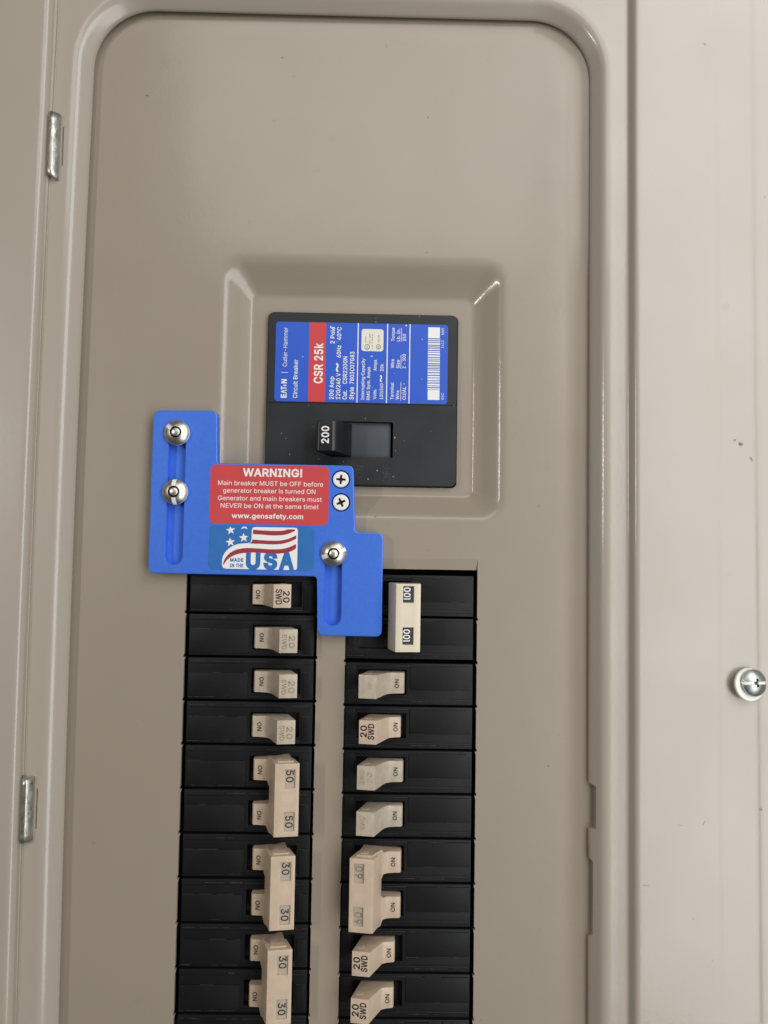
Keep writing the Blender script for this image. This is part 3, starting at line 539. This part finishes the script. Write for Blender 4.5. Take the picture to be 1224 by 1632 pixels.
rb2 = random.Random(3); y = 184
while y < 480:
    w = rb2.choice((4.5, 6.0, 6.0, 10.0)); LR(1008, 1082, y+w, y); y += w + rb2.choice((4.0, 5.0, 6.0))
wt.build('lettering', WHITE, label, MO)
cr = MB(); a = cr.loop(rrect(LX(602), LY(263), LX(736), LY(130), 1.2, H0+.07, 5)); cr.f.append(tuple(a)); box_ul = cr.build('certification_mark', CREAM, label, MO)
ik = MB(); wt_s = wt; wt = ik
for r, cx, cy in ((16, 637, 238), (15, 706, 236)):
    a = ik.loop([(LX(cx+r*math.cos(t*.35)), LY(cy+r*math.sin(t*.35)), H0+.1) for t in range(18)]); b = ik.loop([(LX(cx+(r-3)*math.cos(t*.35)), LY(cy+(r-3)*math.sin(t*.35)), H0+.1) for t in range(18)])
    ik.strip(a, b)
def LT2(s, base, ya, yb, cap, bold=0.0): put_text(ik, s, (ya-yb)*0.0772, cap*0.0752, lambda u, v: (LX(base)-v, LY(ya)+u, H0+.1), bold)
LT2('UL', 643, 248, 228, 12); LT2('SA', 712, 246, 228, 11); LT2('LISTED', 632, 215, 175, 8); LT2('CIRC. BKR.', 656, 222, 155, 8); LT2('LR 1998', 672, 250, 160, 8); LT2('HACR', 712, 215, 165, 9)
ik.build('lettering', INK, label, MO); wt = wt_s

# ------------------------------------------------------------------ branch breakers
body_cache = {}
XA, XB = -28.2, 27.2
def body_mesh(poles, root, org, off=False):
    mb = MB(); ed = MB()
    XA = -28.0 if org[0] < 0 else -29.3
    for k in range(poles):
        yc = org[1] + (19.05*(poles-1)/2 - 19.05*k); ox = org[0]
        P = lambda x, y, d: (ox+x, yc+y, -0.9-d)
        xs = [XA, 0.0, 21.4, XB]; ys = [-9.0, -6.2, 4.6, 9.0]
        if off: xs = [XA, -1.4, 21.4, XB]
        g = mb.grid_plane(xs, ys, lambda x, y: xs[1] < x < xs[2] and ys[1] < y < ys[2], P, 3.5)
        n = len(xs)-1
        rim = [g(i, 0) for i in range(n+1)] + [g(n, j) for j in range(1, n+1)] + [g(i, n) for i in range(n-1, -1, -1)] + [g(0, j) for j in range(n-1, 0, -1)]
        low = mb.loop([(mb.v[i][0], mb.v[i][1], -20) for i in rim]); mb.strip(rim, low)
        b = lambda x0, x1, y0, y1, h: mb.box(ox+x0, ox+x1, yc+y0, yc+y1, -0.95, h)
        b(XA+0.5, -1.6, -7.9, 2.6, -0.45)            # label field beside the handle
        b(XA+0.9, XB-0.5, 6.4, 7.5, -0.62)           # upper rib
        b(22.3, XB-0.9, -7.9, 3.0, -0.5)
        b(-1.2, 22.0, -8.4, -7.4, -0.6)
        # worn arrises, with their edge highlights put into the grey colour
        e = lambda x0, x1, y0, y1, h: ed.box(ox+x0, ox+x1, yc+y0, yc+y1, -0.96, h)
        r2 = random.Random(k*7+poles+int(org[1])*3)
        for (x0, x1, y, h) in ((XA+0.6, -1.7, 2.66, -0.43), (XA+0.9, XB-0.6, 7.56, -0.60), (XA+0.6, -2.0, -8.05, -0.44), (22.4, XB-1, 3.05, -0.48)):
            x = x0
            while x < x1-0.5:
                ln = min(r2.uniform(1.5, 11), x1-x)
                if r2.random() < 0.6: e(x, x+ln, y-0.05, y+r2.uniform(0.02, 0.12), h)
                x += ln + r2.uniform(0.2, 2.5)
    o = mb.build('case', BLACK, root, org, bevel=0.28)
    we = ed.build('worn_highlit_edge', EDGE, o, org); we['kind'] = 'stuff'
    return o

TOG = [(0.9, -3.5, 4.45), (0.9, 1.0, 4.45), (1.5, 1.9, 4.5), (3.6, 2.0, 4.5), (6.8, 2.2, 4.6), (8.6, 3.4, 4.65), (9.6, 4.9, 4.7), (13.3, 12.3, 5.0), (20.9, 11.1, 5.0), (20.6, 10.2, 5.0), (16.0, -3.5, 4.6)]
TOG2 = [(2.4, -3.5, 4.3), (2.4, 1.2, 4.3), (2.9, 2.1, 4.3), (6.0, 2.5, 4.4), (7.8, 3.2, 4.5), (13.2, 12.3, 5.0), (20.6, 11.2, 5.0), (20.3, 10.2, 5.0), (16.0, -3.5, 4.6)]
def side_body(mb, prof, org, yc):
    a = mb.loop([(org[0]+x, yc+w, h) for x, h, w in prof]); b = mb.loop([(org[0]+x, yc-w, h) for x, h, w in prof])
    mb.strip(a, b); mb.f.append(tuple(a)); mb.f.append(tuple(reversed(b)))
def on_text(mb, org, yc, k=0, up=0.0):
    j = random.Random(int(yc*10)+k); dy = j.uniform(-0.3, 0.3); dx = j.uniform(-0.25, 0.25)
    put_text(mb, 'ON', 3.7, 1.75, lambda u, v: (org[0]+3.4+up*2.2+dx+v, yc+1.9+dy-u, 2.12+up+0.08*(v+dx)+0.06), 0.01)
def face_text(mb, lines, org, yc, size, bold):
    # the slanted end face runs from (13.7, 12.1) to (20.9, 11.0); text reads downwards, first line on the right
    for s, vb, wd, cap in lines:
        def P(u, v, vb=vb, wd=wd):
            t = 13.4 + vb + v; return (org[0]+t, yc+wd/2-0.3-u, 12.3-(t-13.3)*1.2/7.6+0.08)
        put_text(mb, s, wd, cap, P, bold)
def bump_oval(mb, org, yc, side):
    # small oval boss moulded into the end of the handle
    c = [(org[0]+16.9+2.1*math.cos(t*math.pi/8)+0.35*math.sin(t*math.pi/8), 7.4+1.9*math.sin(t*math.pi/8)) for t in range(16)]
    a = mb.loop([(x, yc+side*4.7, h) for x, h in c]); b = mb.loop([(org[0]+16.9+(x-org[0]-16.9)*.75, yc+side*5.05, 7.4+(h-7.4)*.8) for x, h in c])
    mb.strip(a, b); mb.f.append(tuple(b))

def single(org, left, label, face, ink, tmat, dx=0.0, dy=0.0, on_ink=None):
    root = empty('circuit_breaker', org, label, 'circuit breaker', 'black circuit breakers with tan toggles')
    if not left: root.rotation_euler = (0, math.pi, 0)
    body_mesh(1, root, org)
    yc = org[1]-0.85+dy; o2 = (org[0]+dx, org[1], org[2])
    t = MB(); side_body(t, TOG2 if ink is INK else TOG, o2, yc); bump_oval(t, o2, yc, 1); bump_oval(t, o2, yc, -1)
    tg = t.build('toggle', tmat, root, org, bevel=0.2, seg=2)
    m = MB(); on_text(m, o2, yc, 0, 0.32 if ink is INK else 0.0); m.build('on_lettering', on_ink or (INK), tg, org)
    if face:
        m = MB(); face_text(m, face, o2, yc, 1, 0.03 if ink is INK else 0.008); m.build('rating_lettering', ink, tg, org)
    return root
LC, RC = -33.4, 34.9
rowL = lambda k: -10.35 - 19.05*(k-1)
rowR = lambda k: -11.7 - 19.05*(k-1)
F20 = [('20', 3.9, 5.0, 2.6), ('SWD', 0.8, 6.6, 2.5)]
F20f = [('20', 3.9, 5.0, 2.5), ('SWD', 1.0, 6.2, 2.0)]
single((LC, rowL(1), 0), True, 'single breaker with bold 20 SWD toggle, top of the left column under the blue plate', F20, INK, BEIGE, dx=-2.6, dy=0.0)
single((LC, rowL(2), 0), True, 'faded 20 toggle breaker, second down the left column, below the bold 20 SWD one', F20f, FADE, BEIGE_W, dx=0.2)
single((LC, rowL(3), 0), True, 'faded 20 toggle breaker, third down the left column, middle one of three alike', F20f, FADE, BEIGE_W, dx=0.5, dy=0.1)
single((LC, rowL(4), 0), True, 'single breaker with faded 20 toggle in the left column, right above the double 50 breaker', F20f, FADE, BEIGE_W, dx=0.1, dy=-0.1)
single((RC, rowR(3), 0), False, 'single breaker with nearly blank rubbed toggle, just below the ivory 100 breaker', [('SW', 1.8, 3.0, 1.6)], FADE2, BEIGE_W)
single((RC, rowR(4), 0), False, 'bold 20 SWD toggle breaker in the right column, between two rubbed toggles', F20, INK, BEIGE, dx=-0.2)
single((RC, rowR(5), 0), False, 'smudged SWD toggle breaker in the right column, under the upper bold 20 SWD one', [('SWD', 4.4, 6.2, 1.9), ('20', 1.2, 4.0, 1.9)], FADE2, BEIGE_W)
single((RC, rowR(6), 0), False, 'worn illegible toggle breaker in the right column, right above the double 60 breaker', [('SWD', 3.8, 5.5, 1.8)], FADE2, BEIGE_W)
single((RC, rowR(9), 0), False, 'single breaker with black 20 SWD toggle right under the double 60 breaker', F20, INK, BEIGE, dx=1.0)
single((RC, rowR(10), 0), False, 'single breaker with black 20 SWD toggle, lowest in the right column at the photo edge', F20, INK, BEIGE, dx=1.2)
single((RC, rowR(11), 0), False, 'breaker under the lowest right 20 SWD toggle, only its black top edge showing', F20, INK, BEIGE, dx=1.2)

def tie_shell(mb, org, yc, A, Bp, base, yh, wins, wd=0.9):
    # A, Bp: the two long front corners (x, h); base: the matching lower corners
    fx, fh = Bp[0]-A[0], Bp[1]-A[1]; ln = math.hypot(fx, fh); ux, uh = fx/ln, fh/ln; nx, nh = -uh, ux
    if nh < 0: nx, nh = -nx, -nh
    P = lambda s, y, d: (org[0]+A[0]+ux*s-nx*d, yc+y, A[1]+uh*s-nh*d)
    xs = sorted(set([0, ln] + [w for q in wins for w in q[:2]])); ys = sorted(set([-yh, yh] + [w for q in wins for w in q[2:]]))
    inside = lambda x, y: any(q[0] < x < q[1] and q[2] < y < q[3] for q in wins)
    g = mb.grid_plane(xs, ys, inside, P, wd)
    n, m_ = len(xs)-1, len(ys)-1
    rim = [g(i, 0) for i in range(n+1)] + [g(n, j) for j in range(1, m_+1)] + [g(i, m_) for i in range(n-1, -1, -1)] + [g(0, j) for j in range(m_-1, 0, -1)]
    low = []
    for i in rim:
        x, y, h = mb.v[i]; s = (x-org[0]-A[0])/fx
        low.append((org[0]+base[0][0]+(base[1][0]-base[0][0])*s, y, base[0][1]+(base[1][1]-base[0][1])*s))
    lowi = mb.loop(low); mb.strip(rim, lowi); mb.f.append(tuple(reversed(lowi)))
    return P

def double(org, left, label, num, tmat, tie_m, ink, dx=0.0, win_m=None, gx=1.7, tab=0.0):
    root = empty('double_circuit_breaker', org, label, 'circuit breaker', 'black circuit breakers with tan toggles')
    if not left: root.rotation_euler = (0, math.pi, 0)
    body_mesh(2, root, org)
    o2 = (org[0]+dx, org[1], org[2]); win = []; wl_ = 1
    for k, sg in enumerate((1, -1)):
        yc = org[1]+sg*9.525-0.4
        t = MB(); P = [(x+(0.4 if 10 < x < 19 else -0.6 if x > 19 else 0), h-1.2 if h > 8 else h, 6.25 if h > 4 or x > 15 else w) for x, h, w in TOG]; P = [(x+tab if x < 8 else x, h, w) for x, h, w in P]; side_body(t, P, o2, yc)
        bump_oval(t, o2, yc+sg*1.3, sg)
        tg = t.build('toggle', tmat, root, org, bevel=0.2)
        m = MB(); on_text(m, (o2[0]+tab*0.75, o2[1], o2[2]), yc, k); m.build('on_lettering', INK, tg, org)
    wins = [(4.1, 8.5, 4.8, 12.6), (4.1, 8.5, -12.9, -5.0)]
    t = MB(); yc = org[1]-0.3
    P = tie_shell(t, o2, yc, (12.9, 13.1), (23.0, 11.6), ((9.4, 4.6), (19.4, 3.4)), 15.1, wins)
    tie = t.build('handle_tie', tie_m, root, org, bevel=0.2)
    for k, q in enumerate(wins):
        wdw = MB(); wdw.poly([P(q[0]-0.1, q[2]-.1, 0.84), P(q[1]+.1, q[2]-.1, 0.84), P(q[1]+.1, q[3]+.1, 0.84), P(q[0]-.1, q[3]+.1, 0.84)])
        wo = wdw.build('rating_window', win_m, tie, org)
        m = MB(); put_text(m, num, 5.0, 3.0, lambda u, v, q=q: P(q[0]+0.7+v, q[3]-(0.5 if k == 0 else gx)-u, 0.76), 0.016)
        m.build('rating_lettering', ink, tie, org)
    return root
double((LC, (rowL(5)+rowL(6))/2, 0), True, 'double breaker with a tall tan tie marked 50 and 50, left column', '50', BEIGE, BEIGE, INK, 0.2, GREYTAN, tab=1.0)
double((LC, (rowL(7)+rowL(8))/2, 0), True, 'upper of the two double breakers marked 30, just below the 50 pair', '30', BEIGE, BEIGE, INK, -0.7, GREYTAN, tab=2.4)
double((LC, (rowL(9)+rowL(10))/2, 0), True, 'lower of the two double breakers marked 30, at the bottom of the left column', '30', BEIGE, BEIGE, INK, -1.1, GREYTAN, tab=2.8)
double((RC, (rowR(7)+rowR(8))/2, 0), False, 'double breaker with a tall tan tie marked 60 and a smudged 60, right column', '60', BEIGE, BEIGE, FADE, 0.3, GREYTAN)
# the next breaker below, of which the photograph shows only the top edge
o11 = (LC, rowL(11), 0)
single(o11, True, 'single breaker below the lower 30 pair, only its black top edge in the photo', F20, INK, BEIGE)

# the 100 A generator breaker, switched off: its handle leans the other way
GO = (RC, (-2.6-40.2)/2+1.0, 0)
gen = empty('generator_breaker', GO, 'double breaker with long ivory handle marked 100 twice in white, beside the blue plate', 'circuit breaker')
gen.rotation_euler = (0, math.pi, 0)
body_mesh(2, gen, GO, off=True)
t = MB(); yc = GO[1]-0.8
wins = [(1.9, 4.7, 4.0, 11.6), (1.9, 4.7, -13.2, -6.0)]
wins = [(2.9, 7.6, 4.0, 11.4), (2.9, 7.6, -13.5, -6.4)]
# in breaker space x runs to the left of the picture: world x = 2*RC - ... handled by the rotation
P = tie_shell(t, GO, yc, (-5.0, 12.0), (5.6, 13.3), ((-5.2, 2.0), (8.6, 1.6)), 14.45, wins)
gt = t.build('handle_tie', IVORY, gen, GO, bevel=0.3)
for q in wins:
    wdw = MB(); wdw.poly([P(q[0]-0.1, q[2]-.1, 0.84), P(q[1]+.1, q[2]-.1, 0.84), P(q[1]+.1, q[3]+.1, 0.84), P(q[0]-.1, q[3]+.1, 0.84)]); wdw.build('rating_window', INK, gt, GO)
    m = MB(); put_text(m, 'l00', 5.1, 2.75, lambda u, v, q=q: P(q[0]+1.5+v, q[3]-1.4-u, 0.76), 0.02); m.build('rating_lettering', WHITE, gt, GO)
for sg in (1, -1):
    t = MB(); side_body(t, [(-4, -3.5, 4.4), (-4.4, 2.5, 4.4), (8.0, 2.2, 4.4), (10.5, -3.5, 4.4)], GO, yc+sg*9.5); t.build('toggle', VOID, gen, GO, bevel=0.3)

# ------------------------------------------------------------------ interlock plate
IO = (-30.0, 20.0, 0.5)
plate = empty('interlock_plate', IO, 'stepped blue metal interlock plate with red warning sticker and flag sticker', 'interlock plate')
PTOP, PBOT = 5.5, 0.6
corners = [(-78.4, -2.6, 2.6), (-5.1, -2.9, 1.8), (-4.4, -28.4, 3.0), (23.6, -28.6, 2.6), (23.5, 16.5, 2.4), (11.2, 16.7, 1.8), (10.0, 45.9, 2.4), (-49.6, 46.0, 1.0), (-50.3, 69.1, 2.6), (-78.2, 68.8, 3.2)]
def round_poly(cs_, n=6):
    out = []
    N = len(cs_)
    for i in range(N):
        p0 = Vector(cs_[i-1][:2]); p = Vector(cs_[i][:2]); p1 = Vector(cs_[(i+1) % N][:2]); r = cs_[i][2]
        a = (p0-p).normalized(); b = (p1-p).normalized(); ang = a.angle(b); tl = r/math.tan(ang/2)
        A_, B_ = p+a*tl, p+b*tl; c = p + (a+b).normalized()*(r/math.sin(ang/2))
        a0 = math.atan2(*(A_-c).yx); a1 = math.atan2(*(B_-c).yx); d = a1-a0
        while d > math.pi: d -= 2*math.pi
        while d < -math.pi: d += 2*math.pi
        for k in range(n+1): out.append((c.x+r*math.cos(a0+d*k/n), c.y+r*math.sin(a0+d*k/n)))
    return out
def inset(pts, d):
    N = len(pts); out = []
    for i in range(N):
        a = Vector(pts[i])-Vector(pts[i-1]); b = Vector(pts[(i+1) % N])-Vector(pts[i])
        na = Vector((-a.y, a.x)).normalized(); nb = Vector((-b.y, b.x)).normalized(); nn = (na+nb).normalized()
        out.append((pts[i][0]+nn.x*d, pts[i][1]+nn.y*d))
    return out
op = round_poly(corners)
pm = MB()
e0 = pm.loop([(x, y, PTOP) for x, y in inset(op, 0.45)]); e1 = pm.loop([(x, y, PTOP-0.12) for x, y in inset(op, 0.15)])
e2 = pm.loop([(x, y, PTOP-0.45) for x, y in op]); e3 = pm.loop([(x, y, PBOT) for x, y in op])
pm.strip(e1, e0); pm.strip(e2, e1); pm.strip(e3, e2); pm.f.append(tuple(reversed(e3)))
fills = [e0]
for cx, ya, yb in ((-67.45, 1.3, 63.6), (2.0, -24.0, 11.6)):
    s0 = pm.loop(stadium(cx, ya-.3, yb+.3, 3.95, PTOP)); s1 = pm.loop(stadium(cx, ya, yb, 3.65, PTOP-0.3)); s2 = pm.loop(stadium(cx, ya, yb, 3.65, 1.9))
    pm.strip(s0, s1); pm.strip(s1, s2); pm.f.append(tuple(s2)); fills.append(s0)
for cx, cy in ((4.55, 39.75), (4.75, 29.65)):
    s0 = pm.loop(circle(cx, cy, 4.25, PTOP, 32)); s1 = pm.loop(circle(cx, cy, 4.05, PTOP-0.3, 32)); s2 = pm.loop(circle(cx, cy, 3.95, 2.0, 32))
    pm.strip(s0, s1); pm.strip(s1, s2); pm.f.append(tuple(s2)); fills.append(s0)
pm.fill(fills)
slab = pm.build('plate', BLUE, plate, IO, sharp=12)

# red warning sticker
wk = MB(); a = wk.loop(rrect(-52.5, 19.5, -0.6, 45.3, 2.6, PTOP+.10, 8)); wk.f.append(tuple(a)); wk.strip(wk.loop(rrect(-52.55, 19.45, -0.55, 45.35, 2.6, PTOP+.01, 8)), a)
warn = wk.build('warning_sticker', RED, plate, IO)
tx = MB()
def WT(s, x0, x1, yb, cap, bold=0.0):
    sx, sy = 51.9/770, 25.8/385
    put_text(tx, s, (x1-x0)*sx, cap*sy, lambda u, v: (-52.5+(x0-65)*sx+u, 45.3-(yb-47)*sy+v, PTOP+.16), bold)
WT('WARNING!', 275, 660, 119, 49, 0.035)
WT('Main breaker MUST be OFF before', 116, 797, 180, 29, 0.004); WT('generator breaker is turned ON', 150, 748, 229, 29, 0.004)
WT('Generator and main breakers must', 118, 790, 279, 29, 0.004); WT('NEVER be ON at the same time!', 137, 768, 328, 29, 0.004)
WT('www.gensafety.com', 210, 672, 394, 30, 0.025)
tx.build('lettering', WHITE, warn, IO)

# flag sticker
def FX(c): return -52.2 + (c-28)*0.0403
def FY(c): return 18.6 - (c-48)*0.0388
fk = MB(); a = fk.loop(rrect(FX(28), FY(540), FX(1162), FY(48), 2.3, PTOP+.10, 8)); fk.f.append(tuple(a)); fk.strip(fk.loop(rrect(FX(26), FY(542), FX(1164), FY(46), 2.3, PTOP+.01, 8)), a)
flag = fk.build('flag_sticker', STKBLUE, plate, IO)
def smooth(pts, n=5):
    out = []
    for i in range(len(pts)-1):
        p = [Vector(pts[max(0, min(len(pts)-1, i+j))]) for j in (-1, 0, 1, 2)]
        for k in range(n):
            t = k/n
            q = 0.5*((2*p[1])+(p[2]-p[0])*t+(2*p[0]-5*p[1]+4*p[2]-p[3])*t*t+(-p[0]+3*p[1]-3*p[2]+p[3])*t**3); out.append((q.x, q.y))
    out.append(tuple(pts[-1])); return out
def flagpoly(mb, pts, h): lp = mb.loop([(FX(x), FY(y), h) for x, y in pts]); mb.fill([lp])
wf = MB()
shape = [(520, 58)] + [(950, 58), (972, 66), (982, 88)] + [(982, 505), (974, 526), (950, 534)] + [(215, 530), (186, 520), (172, 492)] + smooth([(172, 430), (185, 380), (220, 325), (275, 280), (340, 253), (410, 243), (455, 238), (476, 222), (484, 195)]) + [(484, 90), (494, 66)]
flagpoly(wf, shape, PTOP+.13)
for cx, cy, r, rot in ((256, 98, 52, 8), (256, 232, 54, 8), (399, 180, 55, 4)):
    p = []
    for i in range(10):
        a = math.radians(90+rot+36*i); rr = r if i % 2 == 0 else r*0.40; p.append((cx+rr*math.cos(a), max(54, cy-rr*math.sin(a))))
    flagpoly(wf, p, PTOP+.13)
flagpoly(wf, [(385, 56), (422, 56), (440, 82), (402, 70), (366, 84)], PTOP+.13)
wf.build('white_print', WHITE, flag, IO)
rf = MB()
st = [([(497, 88), (600, 95), (720, 98), (820, 94), (880, 78), (950, 78)], [(953, 92), (880, 128), (800, 145), (700, 149), (600, 142), (497, 137)]),
      ([(497, 198), (600, 205), (700, 208), (800, 204), (880, 184), (940, 156), (966, 142)], [(966, 182), (900, 215), (820, 240), (720, 250), (600, 246), (468, 242), (487, 225)]),
      ([(966, 240), (900, 274), (820, 298), (700, 305), (560, 298), (440, 295), (340, 310), (260, 350), (205, 415), (182, 482)], [(190, 488), (215, 446), (260, 402), (330, 367), (420, 349), (540, 344), (700, 353), (800, 350), (880, 335), (940, 310), (966, 288)])]
for i, (a, b) in enumerate(st):
    flagpoly(rf, smooth(a, 4)+smooth(b, 4), PTOP+.19)
rf.build('red_stripes', DKRED, flag, IO)
tf = MB()
def FT(s, x0, x1, yb, cap, bold): put_text(tf, s, (x1-x0)*0.0403, cap*0.0388, lambda u, v: (FX(x0)+u, FY(yb)+v, PTOP+.16), bold)
FT('MADE', 258, 402, 448, 36, 0.05); FT('IN THE', 258, 402, 510, 36, 0.05)
FT('U', 428, 585, 518, 172, 0.07); FT('S', 615, 770, 518, 168, 0.07); FT('A', 782, 952, 518, 182, 0.07)
tf.build('lettering', STKBLUE, flag, IO)

# screws -----------------------------------------------------------
def polar(rmax, nr, nt, hf, skirt=1.5):
    m = MB(); rows = []
    c = m.vert(0, 0, hf(0, 0))
    for i in range(1, nr+1):
        r = rmax*i/nr; rows.append(m.loop([(r*math.cos(2*math.pi*j/nt), r*math.sin(2*math.pi*j/nt), hf(r, 2*math.pi*j/nt)) for j in range(nt)]))
    for j in range(nt): m.f.append((c, rows[0][j], rows[0][(j+1) % nt]))
    for a, b in zip(rows, rows[1:]): m.strip(a, b)
    m.strip(rows[-1], m.loop([(m.v[i][0], m.v[i][1], -skirt) for i in rows[-1]]))
    return m
def cross(r, th):                                       # cross recess depth 0..1
    x, y = abs(r*math.cos(th)), abs(r*math.sin(th)); a, b = max(x, y), min(x, y)
    w = 0.40 + 0.22*max(0, 1-a/1.6)
    if a < 2.05 and b < w: return min(1.0, (2.15-a)/0.5)*min(1, (w-b)/0.15+0.35)
    return 0
def ph(r, th): return (-0.05 - 0.25*max(0, (r-3.1)/0.4)) - 2.0*cross(r, th)
for i, (cx, cy, ang) in enumerate(((4.55, 39.75, 3), (4.75, 29.65, -24))):
    so = (cx, cy, PTOP-0.1)
    o = polar(3.45, 46, 96, ph).build('phillips_screw', SATIN, sharp=50); o.parent = plate
    o.data.materials.append(INK)  # black faces paint in the shade inside the cross recess
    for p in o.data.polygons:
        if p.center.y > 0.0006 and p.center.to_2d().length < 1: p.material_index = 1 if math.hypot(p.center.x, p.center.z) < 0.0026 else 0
    o.location = L(*so)-L(*IO); o.rotation_euler = (0, math.radians(ang), 0)
    o['label'] = ('upper' if i == 0 else 'lower')+' countersunk cross-head screw right of the warning sticker'
def oneway(wings):
    def hf(r, th):
        dome = 3.0*max(0, 1-(r/6.1)**2.2)**0.8
        if r < 1.85: h = 3.0 - 0.12*r*r
        elif r < 2.5: h = 0.6
        else: h = dome
        if r > 2.5:
            for w in wings:
                a = r*math.cos(th-math.radians(w)); p = r*math.sin(th-math.radians(w))
                if a > 0 and abs(p) < 0.95:
                    h = min(h, dome - 0.5 - 0.05*(p+0.95))
        return h
    return hf
spots = [((-67.45, 58.9, 6.1), (142,), 'round one-way security screw at the top of the long left slot in the blue plate'),
         ((-67.5, 32.9, 6.1), (92, 272), 'round one-way security screw halfway down the long left slot'),
         ((2.15, 7.2, 6.1), (198, 22), 'round one-way security screw at the top of the short right slot, beside the flag sticker')]
for so, wings, lab in spots:
    r = empty('security_screw', so, lab, 'screw', 'domed screws holding the blue plate')
    o = polar(5.5, 44, 144, oneway(wings), 0.5).build('screw_head', STEEL, r, sharp=40)
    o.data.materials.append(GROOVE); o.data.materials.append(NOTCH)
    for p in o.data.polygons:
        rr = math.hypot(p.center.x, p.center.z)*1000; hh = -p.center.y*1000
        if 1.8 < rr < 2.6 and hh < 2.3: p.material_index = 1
        elif rr > 2.6 and hh < 3.0*max(0, 1-(rr/6.1)**2.2)**0.8 - 0.3: p.material_index = 2
    sh = MB(); a = sh.loop(circle(0, 0, 2.6, 0, 20)); b = sh.loop(circle(0, 0, 2.6, -8, 20)); sh.strip(a, b); sh.build('shank', STEEL, r)
# cover screw at the right, tilted in its nylon cup washer
CO = (179.3, -45.2, 11.8)
cv = empty('cover_screw', CO, 'shiny slotted dome screw with white washer on the right side of the cover', 'screw')
def comb(r, th):
    h = 2.7*max(0, 1-(r/6.0)**2.2)**0.8
    x, y = r*math.cos(th), r*math.sin(th)
    if abs(y) < 0.62: h = h - 0.9
    if abs(x) < 0.5 and abs(y) < 1.7: h = min(h, 1.6)
    if r < 0.9: h = min(h, 1.4)
    return h
hd = polar(5.55, 44, 120, comb, 0.4).build('screw_head', STEEL2, cv, sharp=40)
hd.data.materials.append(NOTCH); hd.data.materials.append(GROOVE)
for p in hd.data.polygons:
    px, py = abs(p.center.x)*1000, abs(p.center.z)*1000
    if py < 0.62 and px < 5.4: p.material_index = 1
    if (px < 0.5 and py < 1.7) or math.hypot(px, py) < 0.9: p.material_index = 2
ws = MB(); a = ws.loop(circle(0, 0, 2.0, 0, 40)); b = ws.loop(circle(0, 0, 6.6, 0, 40)); c = ws.loop(circle(0, 0, 6.9, -0.3, 40)); d = ws.loop(circle(0, 0, 6.9, -1.2, 40)); e = ws.loop(circle(0, 0, 3.0, -1.25, 40))
ws.strip(a, b); ws.strip(b, c); ws.strip(c, d); ws.strip(d, e); wsh = ws.build('washer', NYLON, cv, sharp=40)
sh = MB(); a = sh.loop(circle(0, 0, 3.9, 0, 28)); b = sh.loop(circle(0, 0, 4.4, -6, 28)); sh.strip(a, b); shk = sh.build('shank', STEEL2, cv)
tq = Vector((0.16, -1.0, 0.13)).to_track_quat('-Y', 'Z')
for o, p in ((hd, (1.55, 0.9, 3.9)), (wsh, (0.4, 0.0, 3.3)), (shk, (0, 0, 2.9))):
    o.rotation_mode = 'QUATERNION'; o.rotation_quaternion = tq; o.location = L(*p)
